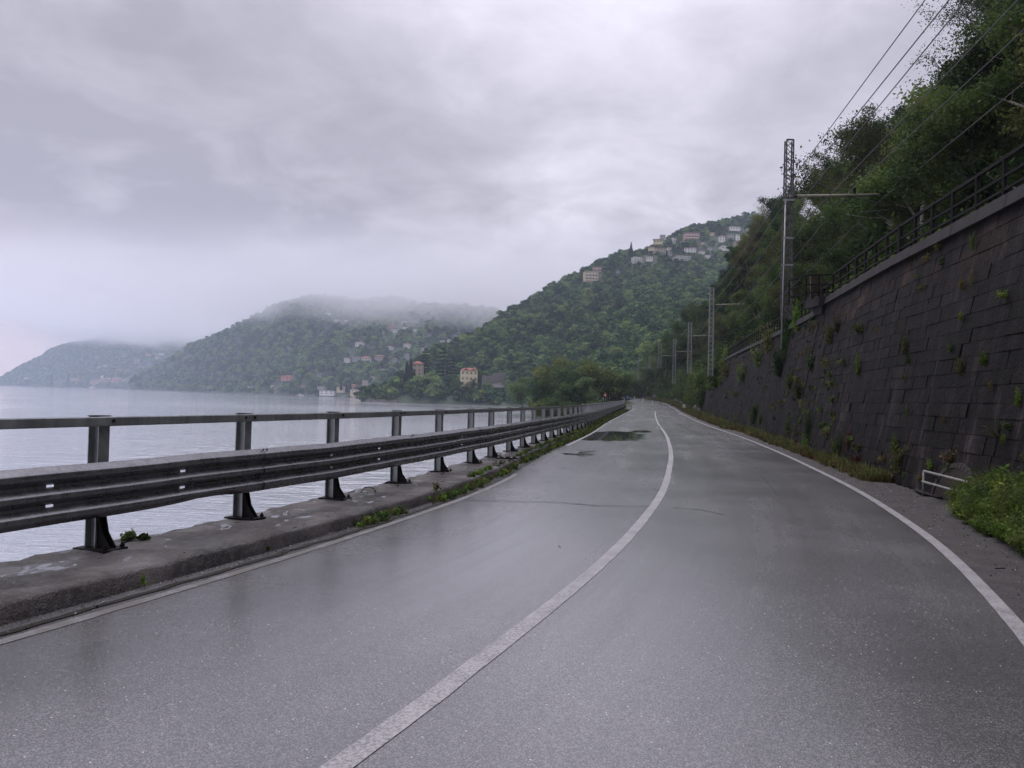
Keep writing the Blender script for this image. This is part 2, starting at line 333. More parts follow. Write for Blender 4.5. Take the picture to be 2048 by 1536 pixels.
MAT['leaf_red'] = leaf('reddish_weeds', (.04, .010, .008), (.09, .025, .018), (.12, .06, .03))
MAT['conifer'] = leaf('conifer_needles', (.006, .014, .009), (.015, .030, .018), (.030, .05, .028))
MAT['white'] = simple('white_render', (.62, .60, .57), .8, 0, .12, 1); MAT['cream'] = simple('cream_render', (.52, .43, .28), .8, 0, .12, 1)
MAT['yellow'] = simple('yellow_render', (.50, .44, .28), .8, 0, .12, 1); MAT['pink'] = simple('pink_render', (.42, .22, .18), .8, 0, .12, 1)
MAT['salmon'] = simple('salmon_render', (.55, .24, .17), .8, 0, .12, 1); MAT['beige'] = simple('beige_render', (.38, .31, .25), .8, 0, .12, 1)
MAT['greyw'] = simple('grey_render', (.30, .30, .30), .8, 0, .12, 1)
MAT['tile'] = simple('red_roof_tiles', (.21, .072, .052), .8, 0, .3, 1.5); MAT['tile_o'] = simple('orange_roof_tiles', (.36, .13, .075), .8, 0, .2, 1.5)
MAT['roof_g'] = simple('grey_flat_roof', (.20, .19, .19), .8); MAT['shut_shade'] = simple('dark_shutters_and_arch_shade', (.10, .085, .075), .6); MAT['trim'] = simple('pale_trim', (.6, .58, .52), .7)
MAT['stone'] = simple('old_stone_masonry', (.13, .12, .11), .85, 0, .45, 1.5, .6)

# ------------------------------------------------------------------ plan curves, X as a function of Y
def curve(pts):
    pts = sorted(pts); y = np.array([p[0] for p in pts], float); x = np.array([p[1] for p in pts], float)
    d = np.diff(x) / np.diff(y); m = np.empty_like(x); m[1:-1] = (d[:-1] * np.diff(y)[1:] + d[1:] * np.diff(y)[:-1]) / (y[2:] - y[:-2]); m[0] = d[0]; m[-1] = d[-1]
    def f(Y):
        Y = np.asarray(Y, float); i = np.clip(np.searchsorted(y, Y) - 1, 0, len(y) - 2); h = y[i + 1] - y[i]; t = (Y - y[i]) / h
        tt = np.clip(t, 0, 1); r = (2 * tt**3 - 3 * tt**2 + 1) * x[i] + (tt**3 - 2 * tt**2 + tt) * h * m[i] + (-2 * tt**3 + 3 * tt**2) * x[i + 1] + (tt**3 - tt**2) * h * m[i + 1]
        r = r + np.where(t > 1, (t - 1) * h * m[-1], 0) + np.where(t < 0, t * h * m[0], 0)
        return r
    return f
XL = curve([(-14, -13.2), (-6, -8.9), (0, -5.5), (4.84, -3.29), (7.03, -2.43), (9.87, -1.46), (12.14, -.78), (22.44, 1.16), (36.1, 3.85), (55.3, 7.25), (79.6, 11.9), (126, 20.8), (160, 26.2), (200, 31.4), (225, 33.3), (260, 34.2), (300, 32)])
XC = curve([(-14, -10.4), (-6, -5.8), (0, -2.4), (3.35, -.74), (5.05, -.03), (7.32, .85), (12.01, 2.35), (19.69, 4.25), (32.4, 6.9), (55.3, 11.0), (79.6, 15.5), (126, 24.35), (160, 29.7), (200, 34.9), (225, 36.9), (260, 38), (300, 36)])
XR = curve([(-14, -7.2), (-6, -2.3), (0, 1.15), (5.58, 3.89), (8.55, 5.09), (13.06, 6.5), (20.78, 8.35), (34.33, 11.1), (56.5, 14.8), (79.6, 18.95), (126, 27.8), (160, 33.2), (200, 38.3), (225, 40.5), (260, 41.8), (300, 40)])
XP = curve([(-14, -13.9), (-6, -9.8), (0, -6.75), (3, -5.45), (5, -4.62), (7.01, -3.84), (8.91, -3.16), (10.76, -2.52), (12.91, -1.93), (14.97, -1.38), (17.19, -.86), (18.93, -.44), (21.19, .02), (41, 4.05), (70, 9.3), (126, 19.4)])
XW = curve([(-16, -2.4), (-8, 1.2), (0, 4.5), (6, 6.4), (12.5, 7.95), (14.8, 8.4), (19.6, 9.25), (27.9, 10.98), (45, 14.6), (62, 17.9), (78, 21.1), (126, 30.4), (160, 36), (200, 41.5), (225, 44), (260, 46), (300, 45)])
ZR = curve([(-20, 0), (0, 0), (55, 0), (80, .11), (126, .40), (160, 1.15), (200, 1.7), (225, 2.05), (260, 2.6), (300, 3)])
ZT = curve([(-20, 5.5), (13, 5.75), (31, 5.95), (84, 6.6), (126, 7.0), (300, 8.5)])   # top of the railway wall
BAT = 1.1
Ys = np.concatenate([np.arange(-14, 30, .2), np.arange(30, 80, 1.), np.arange(80, 300, 4.)])
def normals(fx, Y):
    Y = np.asarray(Y, float); dx = (fx(Y + .05) - fx(Y - .05)) / .1; n = np.sqrt(1 + dx * dx); return 1 / n, -dx / n     # pointing right (+X)
def strip(name, rows, mat, parent=None, smooth=True, uv=None, ys=Ys, kind='structure', closed=False):
    """rows: list of (X array, Y array, Z array) left to right"""
    k = len(rows); n = len(rows[0][0]); V = np.stack([np.stack([a, b, np.broadcast_to(c_, a.shape)], 1) for a, b, c_ in rows], 0).reshape(-1, 3)
    f = [(r * n + i, (r + 1) * n + i, (r + 1) * n + i + 1, r * n + i + 1) for r in range(k - 1) for i in range(n - 1)]
    o = mesh_obj(name, V, np.array(f), mat, parent, smooth, uv=uv)
    if kind: tag(o, kind=kind)
    return o
def off(fx, Y, d, z, zf=ZR):
    nx, ny = normals(fx, Y); return fx(Y) + nx * d, Y + ny * d, zf(Y) + z

# ------------------------------------------------------------------ road
rows = [off(XL, Ys, -.34, 0.)]
for k in range(0, 9):
    a = k / 8; x = XL(Ys) * (1 - a) + XR(Ys) * a; rows.append((x, Ys, ZR(Ys)))
strip('road', rows, MAT['asphalt'], uv=np.concatenate([np.stack([np.full(len(Ys), -.05 if k == 0 else (k - 1) / 8), Ys], 1) for k in range(10)]))
strip('verge', [off(XR, Ys, 0.0, -.004)] + [(XR(Ys) * (1 - a) + (XW(Ys) + .6) * a, Ys, ZR(Ys) - .004 - .05 * a + .02 * rng.standard_normal(len(Ys)) * (a > .3)) for a in (.2, .4, .6, .8, 1.)], MAT['verge'])
def marking(name, fx, y0, y1, w, mat, jit=0., z=.004, label=None):
    step = .25 if y0 < 40 else 1.5
    Y = np.concatenate([np.arange(y0, min(y1, 40), .2), np.arange(max(40, y0), y1, 1.5)])
    j1 = jit * rng.standard_normal(len(Y)); j2 = jit * rng.standard_normal(len(Y))
    nx, ny = normals(fx, Y)
    a = (fx(Y) + nx * (-w / 2 + j1), Y + ny * (-w / 2 + j1), ZR(Y) + z); b = (fx(Y) + nx * (w / 2 + j2), Y + ny * (w / 2 + j2), ZR(Y) + z)
    return strip(name, [a, b], mat)
marking('road_centre_line', XC, -10, 110, .135, MAT['paint'], .0018)
marking('road_right_edge_line', XR, -10, 230, .13, MAT['paint'], .0018)
marking('road_left_edge_line', XL, -12, 16.5, .10, MAT['paint_l'], .004)
marking('road_left_edge_line', XL, 27, 128, .13, MAT['paint'], .008)
# mud-covered outer half of the left line and the gutter
Yg = Ys[Ys < 128]
gj = .018 * rng.standard_normal(len(Yg))
strip('gutter', [off(XL, Yg, -.36, -.015 + .001), (off(XL, Yg, -.11, 0)[0] + gj, off(XL, Yg, -.11, 0)[1], ZR(Yg) + .008)], MAT['gutter'])
# kerb and plinth
nk = len(Yg); r_ = lambda s_: s_ * rng.standard_normal(nk); jt = -.022 * (np.abs((Yg + .3) % 1.8 - .9) > .81)
edge = .22 + .05 * np.sin(Yg * 1.3) + .035 * rng.standard_normal(nk)
px_, py_, _ = off(XP, Yg, -.0, 0)
def plinth_row(d, z): return off(XL, Yg, d, z)
lakeX, lakeY, _z = off(XP, Yg, -.0, 0); nx_, ny_ = normals(XP, Yg)
lx, ly = lakeX - nx_ * edge, lakeY - ny_ * edge
kx, ky, _ = off(XL, Yg, -.46, 0)
mid1 = (kx * .75 + lx * .25, ky * .75 + ly * .25, ZR(Yg) + .165 + r_(.006)); mid2 = (kx * .4 + lx * .6, ky * .4 + ly * .6, ZR(Yg) + .155 + r_(.008))
strip('plinth', [tuple(q) for q in (
    (off(XL, Yg, -.33, 0)[0] + r_(.006), off(XL, Yg, -.33, 0)[1], ZR(Yg) - .03),
    (off(XL, Yg, -.345, 0)[0] + jt + r_(.009), off(XL, Yg, -.345, 0)[1], ZR(Yg) + .125 + r_(.006)),
    (off(XL, Yg, -.372, 0)[0] + jt + r_(.009), off(XL, Yg, -.372, 0)[1], ZR(Yg) + .152 + r_(.004)),
    (kx, ky, ZR(Yg) + .165 + r_(.006)), mid1, mid2, (lx + nx_ * .03, ly, ZR(Yg) + .15 + r_(.008)))][::-1], MAT['concrete'], smooth=False)
strip('quay_wall', [(lx, ly, ZR(Yg) - 4.4), (lx, ly, ZR(Yg) + .125), (lx + nx_ * .03, ly, ZR(Yg) + .15)], MAT['concrete'])

# puddles and cracks on the road
def blob(name, cx, cy, rx, ry, z, mat, rz=0, n=40, irr=.25, zf=True):
    ph = rng.uniform(0, 6.28, 4); v = [(cx, cy, (float(ZR(cy)) if zf else 0) + z)]
    for k in range(n):
        t = 2 * math.pi * k / n; q = 1 + irr * (math.sin(2 * t + ph[0]) * .5 + math.sin(3 * t + ph[1]) * .5 + math.sin(5 * t + ph[2]) * .45 + math.sin(9 * t + ph[3]) * .3)
        x = rx * q * math.cos(t); y = ry * q * math.sin(t); X = cx + x * math.cos(rz) - y * math.sin(rz); Y = cy + x * math.sin(rz) + y * math.cos(rz)
        v.append((X, Y, (float(ZR(Y)) if zf else 0) + z))
    o = mesh_obj(name, v, [(0, 1 + k, 1 + (k + 1) % n) for k in range(n)], mat); tag(o, kind='structure'); return o
def crack(pts, w=.014, z=.003):
    P = [on(x, y) for x, y in pts]; out = []
    for i in range(len(P) - 1):
        n = max(2, int(math.dist(P[i], P[i + 1]) / .08))
        for k in range(n): out.append((P[i][0] + (P[i + 1][0] - P[i][0]) * k / n, P[i][1] + (P[i + 1][1] - P[i][1]) * k / n))
    out = np.array(out); wob = np.cumsum(rng.standard_normal(len(out))) * .006; wob -= np.linspace(0, wob[-1], len(wob))
    v = []; ww = w * (.5 + np.abs(rng.standard_normal(len(out))) * .6)
    for i, (x, y) in enumerate(out): v += [(x + wob[i] * .3, y + wob[i] - ww[i] / 2, z), (x + wob[i] * .3 + ww[i] * .6, y + wob[i] + ww[i] / 2, z)]
    tag(mesh_obj('road_crack', v, [(2 * i, 2 * i + 1, 2 * i + 3, 2 * i + 2) for i in range(len(out) - 1)], MAT['crack']), kind='structure')
crack([(930, 1000), (1030, 1003), (1120, 1005), (1190, 1011), (1310, 1013)], .03)
crack([(1310, 1012), (1350, 1003), (1400, 996)], .022); crack([(1420, 1001), (1500, 1003), (1575, 1002)], .012); crack([(1345, 1015), (1400, 1019), (1455, 1031)], .022)
crack([(1545, 1000), (1550, 985), (1535, 965), (1520, 948)], .02)
for p, q in (((1305, 978), (1350, 979)), ((1243, 956), (1285, 957)), ((1335, 921), (1352, 922)), ((1085, 964), (1110, 963))): crack([p, q], .03)
for (a, b) in (((1308, 822), (1312, 826)), ((1312, 838), (1318, 846)), ((1317, 850), (1323, 866))): crack([a, b], .08)

# ------------------------------------------------------------------ guardrail on the lake side
def frame_at(fx, Y):
    nx, ny = (float(q) for q in normals(fx, Y)); return nx, ny, math.atan2(-nx, ny)   # road-side normal, rz with local +y towards the road
guard = empty('guardrail', (float(XP(7)), 7, .15))
tag(guard, 'long galvanised guardrail with three-wave beam and top rail on posts along the lake', 'guardrail')
def gpart(name, mb, mat, parent, smooth=False):
    o = mb.build(name, mat, parent, smooth); return o
def rel(o, parent):       # keep world coordinates under an empty at a place
    o.matrix_parent_inverse = Matrix.Translation(-Vector(parent.location)); return o
post_me = {}
def make_post(tall=True):
    m = MB(); h = 1.25 if tall else .80
    m.box((0, -.008, h / 2), (.12, .010, h)); m.box((0, -.132, h / 2), (.12, .010, h)); m.box((0, -.07, h / 2), (.009, .114, h))
    p = m.build('post', MAT['galv_post'], None, link=False)
    b = MB(); b.box((0, 0, .009), (.26, .40, .018)); bp = b.build('base_plate', MAT['iron'], None, link=False)
    g = MB()
    for x in (-.035, .035):
        g.add([(x - .005, .0, .02), (x + .005, .0, .02), (x + .005, .16, .02), (x - .005, .16, .02), (x - .005, .055, .16), (x + .005, .055, .16), (x - .005, .012, .33), (x + .005, .012, .33), (x - .005, 0, .33), (x + .005, 0, .33)],
              [(0, 3, 4, 6, 8), (1, 9, 7, 5, 2), (2, 5, 4, 3), (5, 7, 6, 4), (7, 9, 8, 6), (0, 1, 2, 3)])
    g.box((0, .004, .17), (.085, .006, .32)); gu = g.build('gusset', MAT['iron'], None, link=False)
    bo = MB()
    parts = [bp, gu]
    for x in (-.095, .095):
        bo = MB(); bo.tube([(x, .165, .018), (x, .165, .024), (x, .165, .0241), (x, .165, .045), (x, .165, .0451), (x, .165, .065)], [.013, .013, .023, .023, .013, .013], 8); parts.append(bo.build('anchor_bolt', MAT['iron'], None, link=False))
    if tall:
        cp = MB(); cp.box((0, -.07, 1.256), (.14, .15, .006)); parts.append(cp.build('cap_plate', MAT['iron'], None, link=False))
        sp = MB(); sp.box((0, .035, .60), (.09, .07, .34)); parts.append(sp.build('spacer', MAT['iron'], None, link=False))
    return p, parts
ptall, tparts = make_post(True); pshort, sparts = make_post(False)
post_Y = [-3.0, -.9, 1.2, 3.2, 5.1, 7.01, 8.91, 10.76, 12.91, 14.97, 17.19, 18.93, 21.19] + list(np.arange(23.2, 41.3, 2.0))
short_Y = list(np.arange(43.2, 126, 2.05))
for Y, (p, ps) in [(y, (ptall, tparts)) for y in post_Y] + [(y, (pshort, sparts)) for y in short_Y]:
    nx, ny, rz = frame_at(XP, Y)
    o = p.copy(); COL.objects.link(o); o.parent = guard; o.location = Vector((float(XP(Y)), Y, .152 + float(ZR(Y)))) - guard.location
    o.rotation_euler = (rng.normal(0, .006), rng.normal(0, .006), rz + math.pi if False else rz)
    for q in ps[:(6 if Y < 24 else 2)]:
        c_ = q.copy(); COL.objects.link(c_); c_.parent = o
PROF = [(.985, .045), (.978, .050), (.935, .128), (.925, .133), (.885, .133), (.875, .128), (.832, .056), (.826, .050), (.804, .050), (.798, .056), (.757, .128), (.747, .133), (.712, .133), (.702, .128), (.661, .056), (.655, .050), (.633, .050), (.627, .056), (.585, .128), (.575, .133), (.537, .133), (.525, .128), (.487, .085), (.481, .078)]
PROF = [(z, d - .0) for z, d in PROF]
def beam(y0, y1, proud, holes):
    ys = set(np.round(np.arange(y0, y1, .3), 4)) | {round(y1, 4)}
    for h in holes: ys |= {round(h - .032, 4), round(h + .032, 4)}
    ys = sorted(ys); V = []; Fc = []; n = len(PROF)
    for Y in ys:
        nx, ny, _ = frame_at(XP, Y); zb = float(ZR(Y)); dent = .03 * math.exp(-((Y - 8.15) / .35) ** 2)
        sag = .004 * math.sin(Y * 1.7) + .003 * math.sin(Y * 4.1)
        for i, (z, d) in enumerate(PROF):
            dd = d + proud + .10 + (dent * .6 if i > 17 else 0) + sag
            V.append((float(XP(Y)) + nx * (dd - .05), Y + ny * (dd - .05), z + zb + (dent if i > 19 else 0) + sag))
    for k in range(len(ys) - 1):
        mid = (ys[k] + ys[k + 1]) / 2
        for i in range(n - 1):
            if i in (7, 15) and any(abs(mid - h) < .02 for h in holes): continue
            Fc.append((k * n + i, k * n + i + 1, (k + 1) * n + i + 1, (k + 1) * n + i))
    o = mesh_obj('beam', V, Fc, MAT['galv'], guard, True); rel(o, guard)
    return o
jo = [-2.9, 1.1, 5.12, 9.12, 13.2, 17.3, 21.3]; jo += [jo[-1] + 4.1 * i for i in range(1, 26)]
for i in range(len(jo) - 1):
    c_ = (jo[i] + jo[i + 1]) / 2; y1 = min(jo[i + 1], 126)
    if jo[i] >= 125: break
    beam(jo[i] - .12 if i else jo[i], y1, .008 * (i % 2), [c_ - .68, c_ + .72] if i < 8 else [])
    if i < 10 and i:
        Y = jo[i]
        if Y > 15: continue
        for zz_, dd in ((.957, .095), (.66, .055), (.50, .10)):
            for dy in (-.12, -.05):
                nx, ny, _ = frame_at(XP, Y + dy); m = MB(); P = Vector((float(XP(Y + dy)) + nx * (dd + .055), Y + dy + ny * (dd + .055), zz_ + .006)); m.tube([P, P + Vector((nx * .01, ny * .01, .012))], .012, 6); rel(m.build('bolt', MAT['iron'], guard), guard)
tj = [-2.9, 1.05, 5.05, 8.86, 12.86, 17.1, 21.1] + [21.1 + 4.0 * i for i in range(1, 6)]
for i in range(len(tj) - 1):
    ys = np.linspace(tj[i] + .006, min(tj[i + 1], 41.4), 9); V = []; Fc = []
    sec = [(.002, 1.315), (.002, 1.398), (.050, 1.402), (.056, 1.392), (.056, 1.324), (.050, 1.312)]; n = len(sec)
    for Y in ys:
        nx, ny, _ = frame_at(XP, float(Y))
        V += [(float(XP(Y)) + nx * d, Y + ny * d, z + float(ZR(Y))) for d, z in sec]
    for k in range(len(ys) - 1):
        for q in range(n): Fc.append((k * n + q, k * n + (q + 1) % n, (k + 1) * n + (q + 1) % n, (k + 1) * n + q))
    Fc += [tuple(range(n)), tuple(reversed(range((len(ys) - 1) * n, len(ys) * n)))]
    rel(mesh_obj('top_rail', V, Fc, MAT['galv_post'], guard), guard)
for Y in [y + .04 for y in post_Y if 5 < y < 15] + [8.80, 12.80]:
    m = MB(); nx, ny, _ = frame_at(XP, Y); P = Vector((float(XP(Y)) + nx * .056, Y + ny * .056, 1.36)); m.tube([P, P + Vector((nx, ny, 0)) * .014], .016, 6); rel(m.build('bolt', MAT['iron'], guard), guard)

# pale barred parapet beyond the guardrail's top rail
par = empty('parapet_railing', (float(XP(42)), 42, .15)); tag(par, 'pale grey parapet of close upright bars running on behind the far guardrail beam', 'railing')
m = MB(); m2 = MB()
for Y in np.arange(41.6, 126, .38):
    x = float(XP(Y)) - .16; z = float(ZR(Y)); hh = 1.22 + .0 * Y; m.box((x, Y, z + .16 + hh / 2), (.025, .07, hh))
rel(tag(m.build('bars', MAT['galv_pale'], par), kind='stuff'), par)
for hz in (.30, 1.38):
    m2 = MB()
    ys = np.arange(41.6, 126.5, 3.)
    for a, b in zip(ys[:-1], ys[1:]): m2.beam((float(XP(a)) - .16, a, hz + float(ZR(a))), (float(XP(b)) - .16, b, hz + float(ZR(b))), .05, .05)
    rel(m2.build('rail', MAT['galv_pale'], par), par)
for Y in np.arange(41.8, 126, 2.6): m = MB(); m.box((float(XP(Y)) - .18, Y, float(ZR(Y)) + .8), (.07, .07, 1.3)); rel(m.build('post', MAT['galv_pale'], par), par)

# far lay-by railing with dark posts
A0 = at(1209, 805, 136); B0 = at(1253, 802.5, 178); lay = empty('lay_by_railing', tuple(A0)); tag(lay, 'short run of dark railing posts round the far lay-by at the bend', 'railing')
n = 15
for k in range(n):
    p = Vector(A0).lerp(Vector(B0), k / (n - 1)); q = MB(); q.box(p + Vector((0, 0, .5)), (.13, .13, 1.15)); rel(q.build('post', MAT['iron'], lay), lay)
for hz in (.55, 1.02): m = MB(); m.beam(Vector(A0) + Vector((0, 0, hz)), Vector(B0) + Vector((0, 0, hz)), .07, .07); rel(m.build('rail', MAT['iron'], lay), lay)

# ------------------------------------------------------------------ railway retaining walls
JOG = 30.0
def wall_pt(Y, h, jog, out=0.):     # h metres above the road, out = proud towards the road
    H = float(ZT(Y)) - float(ZR(Y)); nx, ny = (float(q) for q in normals(XW, Y)); d = BAT * h / H + jog - out
    return (float(XW(Y)) + nx * d, Y + ny * d, float(ZR(Y)) + h)
def masonry(name, y0, y1, jog, parent):
    V = []; Fc = []; UV = []; TN = []; hs = [-.3]; tn = [.5]
    while hs[-1] < 7: hs.append(hs[-1] + random.uniform(.27, .37))
    r = random.Random(5)
    yy = np.arange(y0, y1 + 1.0, 1.0)
    def q(ps, uvs):
        b = len(V); V.extend(ps); UV.extend(uvs); TN.extend(tn * len(ps)); return b
    for ci in range(len(hs) - 1):
        y = y0 - r.uniform(0, .5)
        while y < y1:
            ln = r.uniform(.40, 1.0) if y < 40 else r.uniform(.9, 1.8)
            a, b = max(y, y0), min(y + ln, y1); y += ln
            if b - a < .05: continue
            Hm = float(ZT((a + b) / 2)) - float(ZR((a + b) / 2)) - .27
            h0, h1 = hs[ci] + .006, min(hs[ci + 1] - .006, Hm)
            if h1 - h0 < .04: continue
            tn[0] = r.random(); p = r.uniform(-.004, .012) + (r.random() < .05) * .012; g = .001 + r.random() * .004
            hh = [h0 + r.uniform(-.006, .006), h1 + r.uniform(-.006, .006)]
            cs = [(a + g, hh[0]), (b - g, hh[0] + r.uniform(-.008, .008)), (b - g, hh[1]), (a + g, hh[1] + r.uniform(-.008, .008))]
            fr = [wall_pt(cy, ch, jog, p + r.uniform(-.006, .006)) for cy, ch in cs]; bk = [wall_pt(cy, ch, jog, -.05) for cy, ch in cs]
            i = q(fr + bk, [(cy, ch) for cy, ch in cs] * 2)
            Fc.append((i, i + 1, i + 2, i + 3))
            for k in range(4): Fc.append((i + k, i + 4 + k, i + 4 + (k + 1) % 4, i + (k + 1) % 4))
    for a, b in zip(yy[:-1], np.minimum(yy[1:], y1)):
        Ha = float(ZT(a)) - float(ZR(a)); Hb = float(ZT(b)) - float(ZR(b))
        i = q([wall_pt(a, -.4, jog, -.014), wall_pt(b, -.4, jog, -.014), wall_pt(b, Hb - .2, jog, -.014), wall_pt(a, Ha - .2, jog, -.014)], [(a, -.4), (b, -.4), (b, Hb - .2), (a, Ha - .2)])
        Fc.append((i, i + 1, i + 2, i + 3))
    if jog == 0:
        H = float(ZT(y1)) - float(ZR(y1))
        i = q([wall_pt(y1, -.4, -.0, .02), wall_pt(y1, -.4, .75), wall_pt(y1, H - .2, .75), wall_pt(y1, H - .2, 0, .02)], [(0, 0), (.6, 0), (.6, 5), (0, 5)]); Fc.append((i, i + 1, i + 2, i + 3))
    o = mesh_obj(name, V, Fc, MAT['wall'], parent, False, uv=UV, tone=TN); return rel(o, parent)
def coping(y0, y1, jog, parent):
    r = random.Random(3); V = MB(); y = y0
    while y < y1:
        ln = min(1.25, y1 - y); a, b = y + .006, y + ln - .006; y += ln; H = float(ZT(a)) - float(ZR(a)); Hb = float(ZT(b)) - float(ZR(b)); o_ = .13 + r.uniform(-.006, .006); up = r.uniform(-.006, .006)
        P = []
        for Y_, H_ in ((a, H), (b, Hb)):
            for dh, dd in ((-.27, o_), (0 + up, o_), (.03 + up, .05), (.03 + up, -.45), (-.27, -.45)): P.append(wall_pt(Y_, H_ + dh, jog + BAT * 0, dd))
        V.add(P, [(0, 1, 6, 5), (1, 2, 7, 6), (2, 3, 8, 7), (3, 4, 9, 8), (4, 0, 5, 9), (0, 4, 3, 2, 1), (5, 6, 7, 8, 9)])
    return rel(V.build('coping', MAT['coping'], parent), parent)
w1 = empty('retaining_wall', tuple(wall_pt(14, 0, 0))); tag(w1, 'tall dark blockwork retaining wall leaning back beside the road, nearer stretch with brick arch', 'retaining wall')
masonry('masonry', -16, JOG, 0, w1); coping(-16, JOG, 0, w1)
# corbelled end of the coping
m = MB(); e0 = Vector(wall_pt(JOG - .2, float(ZT(JOG)) - .12, 0, .22)); m.box(e0, (.55, 1.3, .36)); m.box(e0 + Vector((.12, -.1, -.32)), (.42, .8, .32)); m.box(e0 + Vector((.2, -.1, -.6)), (.28, .5, .28)); rel(m.build('corbel', MAT['coping'], w1), w1)
w2 = empty('retaining_wall', tuple(wall_pt(50, 0, .45))); tag(w2, 'set-back farther stretch of dark retaining wall partly hidden by bushes', 'retaining wall')
masonry('masonry', JOG, 112, .45, w2); coping(JOG + .3, 92, .45, w2)
# bricked arch at the foot of the wall, behind the pipe railing
ac = None
def wall_hit(x, y, jog=0.):       # where a sight line meets the near wall
    lo, hi = 5., 80.
    best = None
    for Y in np.arange(8, 82, .05):
        P = at(x, y, Y); H = float(ZT(Y)) - float(ZR(Y)); h = P[2] - float(ZR(Y)); j = 0 if Y < JOG else .45
        nx, ny = (float(q) for q in normals(XW, Y))
        if P[0] >= float(XW(Y)) + nx * (BAT * h / H + j): return P, Y, h, j
    return P, Y, h, j
aP, aY, ah, _ = wall_hit(1912, 975)
m = MB(); ring = []; fill = []
NA = 18; RA = .85; hz0 = max(ah - .25, -.2)
def arc_pt(r, k, out): t = math.pi * k / NA; return wall_pt(aY - r * math.cos(t), hz0 + r * .72 * math.sin(t), 0, out)
for k in range(NA):
    V = [arc_pt(RA, k + .06, .05), arc_pt(RA, k + .94, .05), arc_pt(RA + .13, k + .94, .045), arc_pt(RA + .13, k + .06, .045), arc_pt(RA, k + .06, -.03), arc_pt(RA, k + .94, -.03), arc_pt(RA + .13, k + .94, -.03), arc_pt(RA + .13, k + .06, -.03)]
    m.add(V, [(0, 1, 2, 3), (0, 4, 5, 1), (1, 5, 6, 2), (2, 6, 7, 3), (3, 7, 4, 0)])
rel(m.build('brick_arch', simple('dark_brick', (.018, .012, .012), .8, 0, .4, 3, .4), w1), w1)
m = MB()
for i in range(22):
    y = aY - RA + .04 + i * (2 * RA - .08) / 22; hh = hz0 + .72 * math.sqrt(max(0, RA ** 2 - (y + .035 - aY) ** 2))
    if hh - hz0 > .08: m.add([wall_pt(y, hz0 - .3, 0, .036), wall_pt(y + .055, hz0 - .3, 0, .036), wall_pt(y + .055, hh, 0, .036), wall_pt(y, hh, 0, .036)] + [wall_pt(y, hz0 - .3, 0, -.0), wall_pt(y + .055, hz0 - .3, 0, -.0), wall_pt(y + .055, hh, 0, -.0), wall_pt(y, hh, 0, -.0)], [(0, 1, 2, 3), (0, 3, 7, 4), (1, 5, 6, 2), (3, 2, 6, 7)])
rel(m.build('brick_infill', simple('brown_brick', (.026, .016, .015), .85, 0, .45, 6, .4), w1), w1)
# flat near-black disc painting the culvert pit's shade, and its pipe railing
cp = on(1895, 990); blob('culvert_pit_shade', cp[0], cp[1], .42, 1.0, .012, simple('painted_pit_shade', (.004, .004, .004), 1.), -.2, irr=.15)
pr = empty('pipe_railing', (*on(1846, 982), 0)); tag(pr, 'low peeling white pipe railing guarding the culvert beside the brick arch', 'railing')
P0 = Vector(on(1846, 984) + (0,)); d0 = Vector((float(XW(13)) - float(XW(15)), -2, 0)).normalized()
# rails run from the post towards the camera along the wall foot
def along(k, z): return P0 + Vector((-.42, -1., 0)).normalized() * k * 1. + Vector((0, 0, z))
e1 = Vector(at(1942, 966, 12.6)); e2 = Vector(at(1930, 987, 12.6)); top = Vector(at(1848, 942, P0.y)); lowr = Vector(at(1845, 963, P0.y))
m = MB(); m.tube([P0 - Vector((0, 0, .1)), top], .024, 8); rel(m.build('post', MAT['pipe'], pr, True), pr)
m = MB(); m.tube([top, top.lerp(e1, .5), e1 + (e1 - top) * .5], .024, 8); rel(m.build('rail', MAT['pipe'], pr, True), pr)
m = MB(); m.tube([lowr, lowr.lerp(e2, .5), e2 + (e2 - lowr) * .5], .024, 8); rel(m.build('rail', MAT['pipe'], pr, True), pr)

# iron railings on the walls
def railing(y0, y1, step, jog, setb, label, hgt, thick=()):
    z0 = float(ZT(y0)); e0 = empty('iron_railing', wall_pt(y0, z0, jog, -setb)); tag(e0, label, 'railing')
    ys = list(np.arange(y0, y1, step))
    def P(Y, dz): return Vector(wall_pt(Y, float(ZT(Y)) - float(ZR(Y)), jog, -setb)) + Vector((0, 0, dz))
    for i, Y in enumerate(ys):
        w = .11 if i in thick else .065; q = MB(); q.box((0, 0, hgt / 2 - .1), (w, w, hgt + .2)); o = q.build('post', MAT['iron'], e0); o.location = P(Y, 0) - e0.location
    for fz, th in ((1., .070), (.60, .050), (.30, .050)):
        q = MB()
        for a, b in zip(ys[:-1], ys[1:]): q.beam(P(a, hgt * fz), P(b, hgt * fz), th, th)
        rel(q.build('rail', MAT['iron'], e0), e0)
    return e0, P(ys[-1], 0)
ra, endp = railing(-9.2, 29.3, 1.2, 0, .16, 'black three-rail iron railing on the coping of the nearer wall', .90, (25,))
m = MB(); q0 = endp
